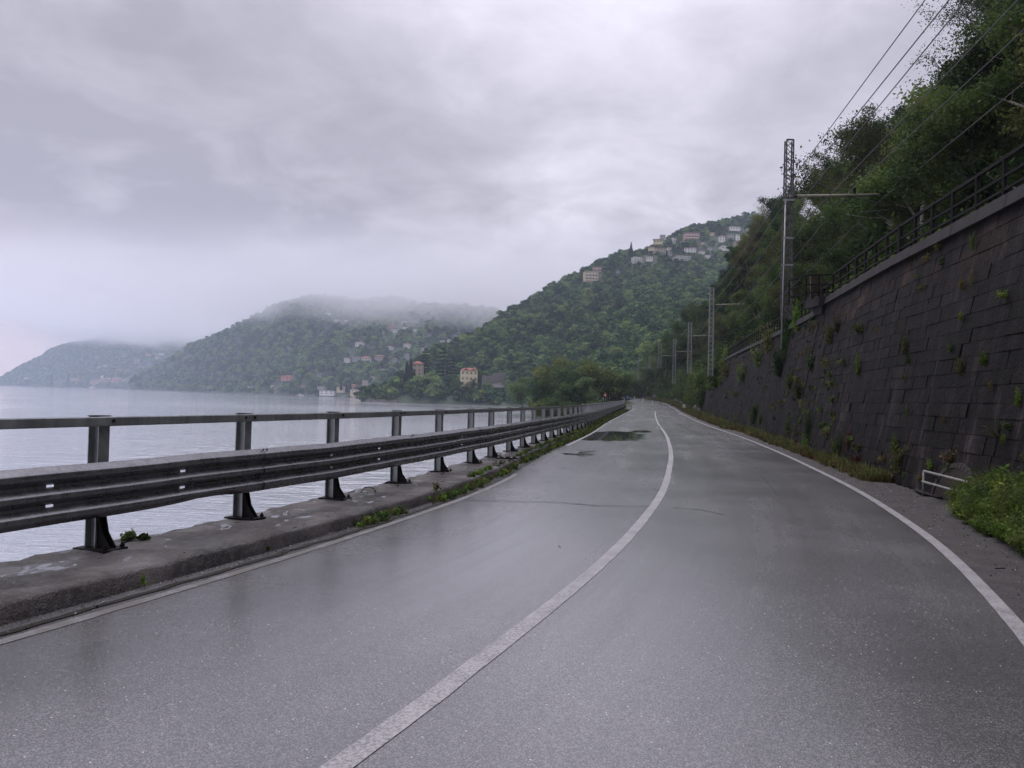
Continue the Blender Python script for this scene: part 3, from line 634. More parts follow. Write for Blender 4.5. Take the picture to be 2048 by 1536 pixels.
# return of the railing round the corbel, with rusty gate bars
cA = Vector(endp) ; cB = cA + Vector((-.95, .3, 0)); cC = cB + Vector((-.25, 1.1, -.05))
for fz in (.9, .52, .2): m.beam(cA + Vector((0, 0, fz)), cB + Vector((0, 0, fz)), .045, .045); m.beam(cB + Vector((0, 0, fz)), cC + Vector((0, 0, fz)), .045, .045)
for P_ in (cB, cC, cA.lerp(cB, .5)): m.box(P_ + Vector((0, 0, .4)), (.05, .05, 1.0))
rel(m.build('corner_return', MAT['iron'], ra), ra)
m = MB(); m.box(cA.lerp(cB, .72) + Vector((0, .15, .42)), (.12, .12, .9)); m.box(cA.lerp(cB, .35) + Vector((0, .15, .42)), (.06, .06, .75))
for z_ in (.15, .3, .45, .6, .75): m.beam(cA.lerp(cB, .72) + Vector((0, .15, z_)), cA.lerp(cB, .35) + Vector((0, .15, z_)), .03, .03)
rel(m.build('gate', MAT['iron_rust'], ra), ra)
railing(31.2, 80, 1.05, .45, .12, 'black iron railing running on down the farther, set-back wall', .90)

# ------------------------------------------------------------------ railway masts and wires
def mast(x, ytop, ybase, Y, w, arm, idx, label):
    b = at(x - 6 * 33 / Y, ybase, Y); tpt = at(x, ytop, Y); H = tpt[2] - b[2]; cx = tpt[0]
    bx = b[0]; root = empty('railway_mast', (bx, Y, b[2])); tag(root, label, 'mast', 'lattice masts along the railway')
    lean = (cx - bx) * .3; m = MB(); wb, dp = w * 1.15, .16
    def leg(sx, sy, z): f = z / H; ww = wb + (w - wb) * f; return Vector((sx * ww / 2 + lean * f, sy * dp * (1 - .3 * f), z))
    for sx in (-1, 1):
        for sy in (-1, 1): m.beam(leg(sx, sy, 0), leg(sx, sy, H), .05, .05)
    nz = int(H / (w * 1.15))
    for k in range(nz):
        z0, z1 = H * k / nz, H * (k + 1) / nz
        for sy in (-1, 1):
            m.beam(leg(-1, sy, z0), leg(1, sy, z1), .028, .018); m.beam(leg(1, sy, z0), leg(-1, sy, z1), .028, .018)
        for sx in (-1, 1): m.beam(leg(sx, -1, z0), leg(sx, 1, z1), .025, .02)
    m.beam(leg(-1, -1, H), leg(1, -1, H), .06, .06)
    m.build('lattice', MAT['mast'] if idx == 0 else MAT['galv_pale'], root)
    if idx == 0:
        q = MB(); q.tube([leg(-1, -1, -1.3) + Vector((-.10, -.1, 0)), leg(-1, -1, H * .66) + Vector((-.04, -.1, 0))], .034, 8); q.build('conduit', simple('bright_conduit', (.28, .285, .29), .5, .3), root, True)
        q = MB()
        for z in (H * .45, H * .30 + .0, H * .66): q.box(leg(0, -1, z) + Vector((-.05, -.1, 0)), (w * 1.5, .08, .07))
        q.build('clamps', MAT['galv_pale'], root)
    za = H * arm
    if arm:
        L_ = 3.9 if idx == 0 else 3.4; s_ = leg(1, 0, za); q = MB(); q.tube([s_ - Vector((.1, 0, 0)), s_ + Vector((L_, 0, .16))], .058, 8); q.build('arm', MAT['arm'], root, True)
        q = MB(); q.tube([s_ + Vector((0, 0, .95)), s_ + Vector((L_ * .62, 0, .2))], .016, 5); q.tube([s_ + Vector((L_ * .62, 0, .1)), s_ + Vector((L_ * 1.2, 0, -.35))], .02, 5); q.tube([s_ + Vector((L_ * .75, -.2, -.72)), s_ + Vector((L_ * 1.1, -.2, -.55))], .022, 5); q.build('stays', MAT['mast'], root)
        q = MB()
        for k in range(4): q.tube([s_ + Vector((L_ * .72, 0, .18 + k * .07)), s_ + Vector((L_ * .72, 0, .22 + k * .07))], .07, 8)
        for k in range(3): q.tube([s_ + Vector((.05 + k * .06, 0, 0)), s_ + Vector((.08 + k * .06, 0, 0))], .075, 8)
        q.tube([s_ + Vector((0, 0, .95)), s_ + Vector((.14, 0, .93))], .06, 6)
        q.build('insulator', MAT['iron'], root)
    return root
masts = [(1578, 281, 640, 33, .31, .69, 'nearest tall lattice mast standing at the corner of the railway wall'),
         (1423, 576, 752, 80, .42, .81, 'second lattice mast with pale arm, behind the wall railing'),
         (1380, 645, 748, 117, .5, .74, 'third mast along the railway, two thin pale uprights'),
         (1349, 678, 768, 150, .5, .72, 'fourth mast along the railway, standing on the bushy bank'),
         (1320, 687, 736, 168, .6, .5, 'fifth mast along the railway, half hidden by green bushes'),
         (1300, 711, 738, 196, .5, 0, 'short faint mast top above the bushes left of the fifth mast'),
         (1277, 715, 762, 208, .45, .55, 'faint slender mast left of the bushy bank'),
         (1263, 735, 765, 238, .45, 0, 'faintest and farthest mast against the dark hillside')]
for i, a in enumerate(masts): mast(a[0], a[1], a[2], a[3], a[4], a[5], i, a[6])
wires = [((1587, 355), (1850, 0), (1422, 585)), ((1560, 420), (1898, 0), (1424, 606)), ((1587, 421), (1932, 0), (1432, 620)), ((1631, 420), (2036, 0), (1452, 634)), ((1700, 382), (2048, 59), (1470, 640)), ((1757, 404), (2048, 165), (1490, 650))]
wl = ['leftmost and highest of the overhead wires', 'second overhead wire from the left', 'third overhead wire from the left', 'fourth overhead wire, crossing in front of the trees', 'fifth overhead wire, thin and low across the slope', 'lowest overhead wire, faint in front of the slope trees']
for (a, b, c_), lab in zip(wires, wl):
    P1 = at(*a, 33); d = ray(*b); t_ = (P1[2] - CAM_H) / d[2]; P2 = np.array([d[0] * t_, d[1] * t_, P1[2]]); P2 = P1 + (P2 - P1) * 1.; P3 = at(*c_, 80)
    dirv = (P2 - P1); dirv /= -dirv[1]; P0_ = P1 + dirv * 43
    m = MB(); pts = [P0_ + (P1 - P0_) * k / 8 for k in range(8)] + [P1 + (P3 - P1) * k / 8 - np.array([0, 0, .35 * 4 * (k / 8) * (1 - k / 8)]) for k in range(9)]
    m.tube(pts, .015, 4, cap=False)
    q = at(1386, 668 + wires.index((a, b, c_)) * 4, 117); m.tube([P3, (P3 + q) / 2 - np.array([0, 0, .4]), q], .012, 4, cap=False)
    tag(m.build('overhead_wire', MAT['wire']), lab + ' along the railway', 'wire', 'overhead wires')
m = MB(); m.tube([at(1563, 384, 33), (at(1563, 384, 33) + at(1423, 590, 80)) / 2 - np.array([0, 0, .3]), at(1423, 590, 80)], .011, 4); tag(m.build('overhead_wire', MAT['wire']), 'wire starting at the clamp on the nearest mast and dropping to the second mast', 'wire', 'overhead wires')

# ------------------------------------------------------------------ lake, hills and banks
LAKE = -3.35
def grid_plane(name, x0, x1, y0, y1, z, mat):
    return tag(mesh_obj(name, [(x0, y0, z), (x1, y0, z), (x1, y1, z), (x0, y1, z)], [(0, 1, 2, 3)], mat), kind='structure')
grid_plane('lake', -3850, 2250, -300, 4650, LAKE, MAT['water'])
grid_plane('lake_bed', -3850, 2250, -300, 4650, LAKE - 4, MAT['soil'])

def cr(P, t):       # Catmull-Rom along axis 0 of P for params t (0..n-1)
    n = len(P); i = np.clip(np.floor(t).astype(int), 0, n - 2); f = (t - i)[(...,) + (None,) * (P.ndim - 1)]
    p0, p1, p2, p3 = P[np.maximum(i - 1, 0)], P[i], P[i + 1], P[np.minimum(i + 2, n - 1)]
    a = .5 * (2 * p1 + (p2 - p0) * f + (2 * p0 - 5 * p1 + 4 * p2 - p3) * f**2 + (3 * p1 - p0 - 3 * p2 + p3) * f**3); return a
def vnoise(x, y, seed):
    r = np.random.default_rng(seed).random((64, 64)); xi = np.floor(x).astype(int); yi = np.floor(y).astype(int); fx = x - xi; fy = y - yi
    fx = fx * fx * (3 - 2 * fx); fy = fy * fy * (3 - 2 * fy); g = lambda a, b: r[a % 64, b % 64]
    return (g(xi, yi) * (1 - fx) + g(xi + 1, yi) * fx) * (1 - fy) + (g(xi, yi + 1) * (1 - fx) + g(xi + 1, yi + 1) * fx) * fy - .5
def hill(name, rows, nu, nv, amp, wl_, tree, mat, back=(60, 60), seed=1, kind='structure'):
    """rows from the foot to the ridge; each a list of world points of equal count; a back slope is added"""
    G = np.array(rows, float)                        # (r, c, 3)
    G[2:, :, 2] -= tree; G[1, :, 2] -= tree * .3
    last = G[-1].copy(); a = last.copy(); a[:, 1] += back[0]; a[:, 2] -= back[1] * .35; b = last.copy(); b[:, 1] += back[0] * 2.5; b[:, 2] = np.minimum(-6, a[:, 2] - back[1])
    G = np.concatenate([G, a[None], b[None]], 0)
    v = np.linspace(0, len(G) - 1, nv); u = np.linspace(0, G.shape[1] - 1, nu)
    H = cr(G, v); H = cr(np.swapaxes(H, 0, 1), u)     # (nu, nv, 3)
    n = sum(vnoise(H[..., 0] / (wl_ / 2**k) + 11 * k, H[..., 1] / (wl_ / 2**k) + 5 * k, seed + k) * amp / 1.8**k for k in range(4))
    fade = np.clip(v / 1.0, 0, 1)[None, :]
    H[..., 2] += n * fade
    V = H.reshape(-1, 3); idx = np.arange(nu * nv).reshape(nu, nv)
    Fq = np.stack([idx[:-1, :-1], idx[1:, :-1], idx[1:, 1:], idx[:-1, 1:]], -1).reshape(-1, 4)
    o = mesh_obj(name, V, Fq, mat, None, True); tag(o, kind=kind)
    return o, V, Fq, H
def px_rows(rws): return [[at(*p) if len(p) == 3 else p[:3] for p in r] for r in rws]
def sh(x, D, z=LAKE - 1.2):
    p = at(x, 800, D); p[2] = z; return p

# far mountain
rowsD = [[sh(x, D) for x, D in ((-260, 3000), (-60, 2950), (40, 2900), (120, 2800), (200, 2650), (270, 2500), (340, 2400), (460, 2300))],
         [at(x, y, D) for x, y, D in ((-260, 778, 3100), (-60, 772, 3050), (40, 762, 3000), (120, 754, 2900), (200, 748, 2800), (270, 742, 2700), (340, 735, 2700), (460, 730, 2600))],
         [at(x, y, D) for x, y, D in ((-260, 780, 3300), (-60, 774, 3200), (48, 731, 3200), (115, 697, 3200), (185, 680, 3200), (250, 655, 3200), (330, 632, 3200), (460, 610, 3200))]]
hD, VD, FD, HD = hill('far_mountain', rowsD, 90, 60, 26, 260, 3, MAT['soil_far'], (200, 120), 3)
# middle mountain
cx = (262, 370, 480, 600, 720, 860, 1060, 1300)
rowsC = [[sh(x, D) for x, D in zip(cx, (2050, 1600, 1280, 1030, 880, 820, 820, 900))],
         [at(x, y, D) for x, y, D in zip(cx, (776, 770, 768, 766, 752, 742, 735, 735), (2070, 1680, 1380, 1120, 980, 930, 930, 1000))],
         [at(x, y, D) for x, y, D in zip(cx, (774, 745, 715, 690, 692, 685, 685, 680), (2080, 1780, 1520, 1330, 1180, 1120, 1120, 1200))],
         [at(x, y, D) for x, y, D in zip(cx, (770, 702, 640, 590, 600, 612, 640, 650), (2100, 1900, 1720, 1600, 1500, 1480, 1500, 1550))]]
hC, VC, FC_, HC = hill('middle_mountain', rowsC, 150, 110, 26, 170, 6, MAT['soil_far'], (150, 60), 11)
# near wooded hill with the point
cx = (722, 790, 850, 930, 1010, 1090, 1170, 1240, 1310, 1400, 1520)
rowsA = [[sh(x, D) for x, D in zip(cx, (470, 452, 440, 425, 405, 370, 320, 290, 285, 285, 290))],
         [at(x, y, D) for x, y, D in zip(cx, (799, 782, 771, 784, 781, 785, 780, 776, 760, 745, 730), (474, 468, 462, 448, 436, 410, 370, 335, 320, 315, 310))],
         [at(x, y, D) for x, y, D in zip(cx, (797, 772, 752, 738, 715, 710, 690, 670, 650, 640, 620), (480, 480, 490, 500, 500, 490, 470, 450, 430, 410, 400))],
         [at(x, y, D) for x, y, D in zip(cx, (797, 768, 722, 700, 655, 620, 585, 560, 548, 540, 535), (486, 500, 530, 580, 620, 650, 670, 690, 690, 680, 680))],
         [at(x, y, D) for x, y, D in zip(cx, (797, 768, 716, 676, 625, 580, 545, 506, 482, 452, 425), (492, 520, 560, 640, 700, 740, 770, 790, 800, 830, 860))]]
hA, VA, FA, HA = hill('near_hill', rowsA, 170, 150, 11, 75, 7, MAT['soil_far'], (90, 50), 21)
# steep slope above the railway
ys = np.array([-12, 0, 12, 20, 28, 36, 46, 60, 78, 100, 130, 165, 200, 240])
def foot(d, dz):
    out = []
    for Y in ys:
        nx, ny = (float(q) for q in normals(XW, Y)); out.append(np.array([float(XW(Y)) + nx * (BAT + d), Y + ny * (BAT + d), float(ZT(Y)) + dz]))
    return out
ridge_px = ((2048 + 2600, -2000, 14), (2048 + 1500, -1100, 24), (2048 + 700, -600, 34), (2048 + 260, -260, 44), (2070, 30, 52), (1985, 110, 56), (1895, 185, 62), (1800, 245, 70), (1700, 300, 82), (1620, 375, 98), (1560, 425, 125), (1508, 520, 165), (1420, 590, 200), (1318, 670, 240))
ridge = [at(*p) for p in ridge_px]
f0, f1 = foot(1.2, -.15), foot(3.2, .2)
rowsB = [f0, f1] + [[a * (1 - k) + b * k + np.array([0, 0, bulge]) for a, b in zip(f1, ridge)] for k, bulge in ((.33, 1.5), (.66, 1.5))] + [ridge]
TREEB = 7.5
G = [np.array(r_) for r_ in rowsB]
G[0][:, 2] += TREEB; G[1][:, 2] += TREEB * .3                                    # only the upper rows are lowered by tree height
G[0][:, 2] -= TREEB
hB, VB, FB, HB = hill('steep_slope', G, 150, 90, 2.2, 16, TREEB, MAT['soil'], (25, 8), 31)
# bank beyond the wall: rough rock with bushes
def bank_rows():
    Y = np.arange(108, 300, 1.5); rows = []
    for h in (-.4, .6, 1.6, 2.8, 4.0, 5.0, 6.0):
        nx, ny = normals(XW, Y); d = .2 + h * .32 + .9 * vnoise(Y / 5 + h * .7, Y * 0 + h * 1.3, 4) + .5 * vnoise(Y / 1.7, Y * 0 + h * 2.3, 9)
        rows.append((XW(Y) + nx * d, Y + ny * d, ZR(Y) + h + .4 * vnoise(Y / 4, Y * 0 + h, 5)))
    rows.append((rows[-1][0] + 5, Y, rows[-1][2] + .3)); return rows
strip('rock_bank', bank_rows(), MAT['rock'], smooth=False)
# low shore land left of the far road
Yl = np.arange(127, 300, 5.); xl0 = .020 * Yl + 1.0
strip('lakeside_bank', [(xl0, Yl, 0 * Yl + LAKE - 1), (xl0 + 3, Yl + 2, 0 * Yl - 1.9), (XL(Yl) - 9, Yl, ZR(Yl) - 1.0), (XL(Yl) - .2, Yl, ZR(Yl) - .02)], MAT['soil'])

# ------------------------------------------------------------------ plants: leaf clouds, branching trees, conifers
def leaves(cent, size, flat=.35, aspect=1.6, r=rng, dirs=None):
    n = len(cent); a = r.standard_normal((n, 3)); a /= np.linalg.norm(a, axis=1)[:, None]
    nrm = r.standard_normal((n, 3)); nrm[:, 2] = np.abs(nrm[:, 2]) + flat; b = np.cross(nrm, a); b /= np.linalg.norm(b, axis=1)[:, None] + 1e-9
    s_ = size * (.6 + .8 * r.random(n))[:, None]; a *= s_ * aspect / 2; b *= s_ / 2
    V = np.stack([cent - a, cent + b, cent + a, cent - b], 1).reshape(-1, 3); Fq = np.arange(4 * n).reshape(n, 4); return V, Fq
def clump_crown(seed, Rr, Hh, z0, ncl, per, size, link=False, name='crown', mat=None, var=.45, squash=.75):
    r = np.random.default_rng(seed); C = []; T = []
    th = r.uniform(0, 2 * math.pi, ncl); zf = r.random(ncl) ** .8; rr = np.sqrt(1 - (zf * .95) ** 2) * (.35 + .6 * r.random(ncl))
    cc = np.stack([Rr * rr * np.cos(th), Rr * rr * np.sin(th), z0 + Hh * (zf * .85)], 1); cr_ = Rr * (.26 + .22 * r.random(ncl))
    for k in range(ncl):
        d = r.standard_normal((per, 3)); d /= np.linalg.norm(d, axis=1)[:, None]; d[:, 2] = np.where(d[:, 2] < -.3, -d[:, 2], d[:, 2]); q = cr_[k] * (.75 + .35 * r.random(per))[:, None]
        C.append(cc[k] + d * q * np.array([1, 1, squash])); T.append(np.clip(.5 + var * (r.random() - .5) * 1.3 + .35 * (r.random(per) - .5), 0, 1))
    V, Fq = leaves(np.concatenate(C), size, r=r); return mesh_obj(name, V, Fq, mat, link=link, tone=np.repeat(np.concatenate(T), 4))
def branch_tree(seed, H, spread, mat, bark, leafn=5200, lsize=.16, tip_r=.62, bare=0., levels=3, trunk_r=.16, low=.30):
    r = np.random.default_rng(seed); rr = random.Random(seed); m = MB(); tips = []
    def grow(p, d, ln, rad, lv):
        n = 4; pts = [p]; rs = [rad]; q = Vector(p); dd = Vector(d)
        for i in range(n):
            dd = (dd + Vector((rr.gauss(0, .16), rr.gauss(0, .16), rr.gauss(.05, .08)))).normalized(); q = q + dd * ln / n; pts.append(q.copy()); rs.append(rad * (1 - .55 * (i + 1) / n))
        m.tube(pts, rs, 6 if lv == 0 else 4, cap=False)
        if lv >= levels: tips.append((pts[-1], 1.)); tips.append((pts[2], .7)); return
        nb = (rr.randint(8, 11) if lv == 0 else rr.randint(3, 5))
        for k in range(nb):
            f = low + (1 - low) * (k + rr.random()) / nb if lv == 0 else .3 + .7 * (k + rr.random()) / nb
            i = min(int(f * n), n - 1); b = pts[i].lerp(pts[i + 1], f * n - i); az = rr.uniform(0, 6.28); el = rr.uniform(.15, 1.0) if lv == 0 else rr.uniform(-.2, .9)
            nd_ = (Vector((math.cos(az), math.sin(az), el)) * 1. + dd * .3).normalized(); l2 = (spread * rr.uniform(.65, 1.1) * (1.15 - .75 * abs(f - .45)) if lv == 0 else ln * rr.uniform(.42, .68))
            grow(b, nd_, l2, rs[i] * .58, lv + 1)
        tips.append((pts[-1], 1.))
    grow(Vector((0, 0, -.3)), (rr.gauss(0, .05), rr.gauss(0, .05), 1), H * .86, trunk_r, 0)
    tr = m.build('trunk', bark, None, True, link=False)
    tips = [t for t in tips if rr.random() > bare]; per = max(4, leafn // max(1, len(tips))); C = []; T = []
    for p, w in tips:
        tone = .5 + .75 * (r.random() - .5); k = int(per * w * (.6 + .8 * r.random())); C.append(np.array(p) + r.standard_normal((k, 3)) * tip_r * np.array([.55, .55, .38])); T.append(np.clip(tone + .3 * (r.random(k) - .5), 0, 1))
    V, Fq = leaves(np.concatenate(C), lsize, r=r, flat=.6); crn = mesh_obj('crown', V, Fq, mat, link=False, tone=np.repeat(np.concatenate(T), 4)); return tr, crn
def conifer(seed, H, Rr, layers, per, size, droop=.15, gap=0., power=1.):
    r = np.random.default_rng(seed); C = []; T = []
    for k in range(layers):
        f = k / layers; z = H * (.06 + .94 * f); rad = Rr * (1 - f) ** power * (.75 + .4 * r.random()) + .08
        n = max(6, int(per * (1 - f * .8))); az = r.uniform(0, 2 * math.pi, n); q = rad * np.sqrt(r.random(n)); C.append(np.stack([q * np.cos(az), q * np.sin(az), z - droop * q + r.standard_normal(n) * H / layers * (.5 - gap)], 1)); T.append(np.clip(.5 + .4 * (r.random() - .5) + .4 * (r.random(n) - .5), 0, 1))
    V, Fq = leaves(np.concatenate(C), size, r=r, flat=.8); m = MB(); m.tube([(0, 0, -.5), (0, 0, H * .95)], [H * .022, .03], 6)
    return m.build('trunk', MAT['bark'], None, True, link=False), mesh_obj('crown', V, Fq, MAT['conifer'], link=False, tone=np.repeat(np.concatenate(T), 4))
def bush_mesh(seed, Rr, Hh, n, size, mat, name='foliage', stems=8, aspect=1.7):
    r = np.random.default_rng(seed); C = []; T = []
    for k in range(stems):
        az = r.uniform(0, 6.28); o_ = r.random() * .75; tip = np.array([math.cos(az) * Rr * o_, math.sin(az) * Rr * o_, Hh * (.35 + .65 * r.random())]); f = r.random(n // stems)[:, None] ** .7
        C.append(tip * f + r.standard_normal((n // stems, 3)) * np.array([Rr, Rr, Hh]) * .17); T.append(np.clip(.5 + .6 * (r.random() - .5) + .3 * (r.random(n // stems) - .5), 0, 1))
    C = np.concatenate(C); C[:, 2] = np.abs(C[:, 2]); V, Fq = leaves(C, size, r=r, aspect=aspect); return mesh_obj(name, V, Fq, mat, link=False, tone=np.repeat(np.concatenate(T), 4))
def tuft_mesh(seed, Rr, Hh, n, w, mat, bend=.5):
    r = np.random.default_rng(seed); V = []; T = []
    for k in range(n):
        az = r.uniform(0, 6.28); b = np.array([math.cos(az), math.sin(az), 0.]); s0 = b * Rr * r.random() * .6; h = Hh * (.5 + .6 * r.random()); out = b * h * bend * r.random(); side = np.cross(b, [0, 0, 1.]) * w / 2
        p1 = s0 + out * .35 + np.array([0, 0, h * .6]); p2 = s0 + out + np.array([0, 0, h * (.95 - .2 * r.random())]); V += [s0 - side, s0 + side, p1 + side * .8, p1 - side * .8, p1 - side * .8, p1 + side * .8, p2 + side * .15, p2 - side * .15]; T += [r.random()] * 8
    V = np.array(V); return mesh_obj('tuft', V, np.arange(len(V)).reshape(-1, 4), mat, link=False, tone=np.clip(np.array(T), 0, 1))

def scatter(name, pts, scl, protos, label=None, cat=None, kind='stuff', tilt=.08):
    pc = bpy.data.collections.new(name + '_kinds')
    for p in protos:
        if p.name not in pc.objects: pc.objects.link(p)
    me = bpy.data.meshes.new(name); me.vertices.add(len(pts)); me.vertices.foreach_set('co', np.asarray(pts, np.float32).ravel())
    a = me.attributes.new('sc', 'FLOAT', 'POINT'); a.data.foreach_set('value', np.asarray(scl, np.float32)); me.update()
    o = bpy.data.objects.new(name, me); COL.objects.link(o); tag(o, label, cat, kind=kind)
    g = bpy.data.node_groups.new(name, 'GeometryNodeTree'); g.interface.new_socket('Geometry', in_out='INPUT', socket_type='NodeSocketGeometry'); g.interface.new_socket('Geometry', in_out='OUTPUT', socket_type='NodeSocketGeometry')
    n = g.nodes; gi = n.new('NodeGroupInput'); go = n.new('NodeGroupOutput'); ip = n.new('GeometryNodeInstanceOnPoints'); ci = n.new('GeometryNodeCollectionInfo')
    ci.inputs[0].default_value = pc; ci.inputs[1].default_value = True; ci.inputs[2].default_value = True
    rv = n.new('FunctionNodeRandomValue'); rv.data_type = 'FLOAT_VECTOR'; rv.inputs[0].default_value = (-tilt, -tilt, 0); rv.inputs[1].default_value = (tilt, tilt, 6.283)
    at_ = n.new('GeometryNodeInputNamedAttribute'); at_.data_type = 'FLOAT'; at_.inputs[0].default_value = 'sc'
    lk = g.links.new; lk(gi.outputs[0], ip.inputs['Points']); lk(ci.outputs[0], ip.inputs['Instance']); ip.inputs['Pick Instance'].default_value = True
    ri = n.new('FunctionNodeRandomValue'); ri.data_type = 'INT'; ri.inputs[4].default_value = 0; ri.inputs[5].default_value = len(protos) - 1; ri.inputs[8].default_value = 5
    lk(ri.outputs[2], ip.inputs['Instance Index']); lk(rv.outputs[0], ip.inputs['Rotation']); lk(at_.outputs[0], ip.inputs['Scale']); lk(ip.outputs[0], go.inputs[0])
    mod = o.modifiers.new('scatter', 'NODES'); mod.node_group = g; return o
def sample(V, Fq, n, seed, cond=None, spacing=0):
    r = np.random.default_rng(seed); P = V[Fq]; A = .5 * np.linalg.norm(np.cross(P[:, 2] - P[:, 0], P[:, 3] - P[:, 1]), axis=1); C = P.mean(1)
    if cond is not None: A = A * cond(C)
    k = r.choice(len(Fq), n, p=A / A.sum()); u, v = r.random((2, n, 1)); q = P[k]; X = (q[:, 0] * (1 - u) + q[:, 1] * u) * (1 - v) + (q[:, 3] * (1 - u) + q[:, 2] * u) * v
    if spacing:
        keep = []; cells = {}
        for i, p in enumerate(X):
            c_ = (int(p[0] // spacing), int(p[1] // spacing)); ok = True
            for dx in (-1, 0, 1):
                for dy in (-1, 0, 1):
                    for j in cells.get((c_[0] + dx, c_[1] + dy), ()):
                        if (X[j, 0] - p[0])**2 + (X[j, 1] - p[1])**2 < spacing**2: ok = False; break
                    if not ok: break
                if not ok: break
            if ok: cells.setdefault(c_, []).append(i); keep.append(i)
        X = X[keep]
    return X
def bvh(V, Fq): return BVHTree.FromPolygons([tuple(p) for p in V], [tuple(int(i) for i in q) for q in Fq])
TREES = {'D': bvh(VD, FD), 'C': bvh(VC, FC_), 'A': bvh(VA, FA), 'B': bvh(VB, FB)}
def hit(x, y, which):
    d = Vector(ray(x, y)); h = TREES[which].ray_cast(Vector((0, 0, CAM_H)), d.normalized()); return np.array(h[0]) if h[0] is not None else None
def ground_z(x, y, which):
    h = TREES[which].ray_cast(Vector((x, y, 600)), Vector((0, 0, -1))); return h[0].z if h[0] is not None else None
CLEAR = []     # (x0, x1, ytop, ybase, depth) picture boxes of houses; nothing tall grows just in front of them
def cleared(X, hgt, rad):
    x, y, q = proj_many(X); x2, y2, _ = proj_many(X + np.array([0, 0, 1.]) * hgt[:, None]); keep = np.ones(len(X), bool); rp = rad * F / q
    for (a, b, t_, bs, D) in CLEAR:
        inx = (x + rp * .8 > a) & (x - rp * .8 < b); keep &= ~(inx & (X[:, 1] < D + 6) & (y2 < bs - (bs - t_) * .45) & (y > t_ - 2) & (X[:, 1] > D * .8))
    return keep
def proj_many(X):
    v = X - np.array([0, 0, CAM_H]); q = v @ _f; return CX + F * (v @ _r) / q, CY - F * (v @ _u) / q, q

# ------------------------------------------------------------------ houses on the hillsides
def house(x, yb, w, h, which, mat, roof, label, name='house', floors=2, cols=3, D=None, rz=None, dep=.8, group=None, bal=False):
    """(x, yb) where its foot shows in the photograph; w, h its size there"""
    P = hit(x, yb, which) if D is None else at(x, yb, D)
    if P is None: P = at(x, yb, {'A': 700, 'C': 1100, 'D': 2900, 'B': 150}[which])
    k = P[1] / F; W, Hh = w * k, h * k; Dp = max(W * dep, 5); root = empty(name, tuple(P), rz if rz is not None else random.uniform(-.3, .3)); tag(root, label, 'house', group)
    CLEAR.append((x - w / 2, x + w / 2, yb - h, yb, P[1]))
    wallh = Hh * (.80 if roof in ('hip', 'hipo', 'gable') else .96)
    m = MB(); m.box((0, 0, wallh / 2 - .75), (W, Dp, wallh + 1.5)); m.build('wall', MAT[mat], root)
    m = MB(); ov = W * .06 + .25
    if roof in ('hip', 'hipo', 'gable'):
        a, b, rr = W / 2 + ov, Dp / 2 + ov, (W - Dp) / 2 if W > Dp else .3; rr = max(rr, .3) if roof != 'gable' else a; th = .18
        m.add([(-a, -b, wallh), (a, -b, wallh), (a, b, wallh), (-a, b, wallh), (-a, -b, wallh + th), (a, -b, wallh + th), (a, b, wallh + th), (-a, b, wallh + th), (-rr, 0, Hh), (rr, 0, Hh)], [(3, 2, 1, 0), (0, 1, 5, 4), (1, 2, 6, 5), (2, 3, 7, 6), (3, 0, 4, 7), (4, 5, 9, 8), (5, 6, 9), (6, 7, 8, 9), (7, 4, 8)])
        m.build('roof', MAT['tile_o' if roof == 'hipo' else 'tile'], root)
    else:
        m.box((0, 0, wallh + .15), (W + ov, Dp + ov, .3)); m.build('roof', MAT['roof_g'], root)
    fh = wallh / floors
    for f_ in range(floors):
        for c_ in range(cols):
            ww = W / cols * .32; q = MB(); q.box((-W / 2 + W * (c_ + .5) / cols, -Dp / 2 - .04, fh * (f_ + .5)), (ww, .12, fh * .42)); q.build('window', MAT['shut_shade'], root)
        if bal: q = MB(); q.box((0, -Dp / 2 - .6, fh * f_ + .4), (W * .98, 1.2, fh * .26)); q.build('balcony', MAT['trim'], root)
    return root, P, k, W, Dp, wallh
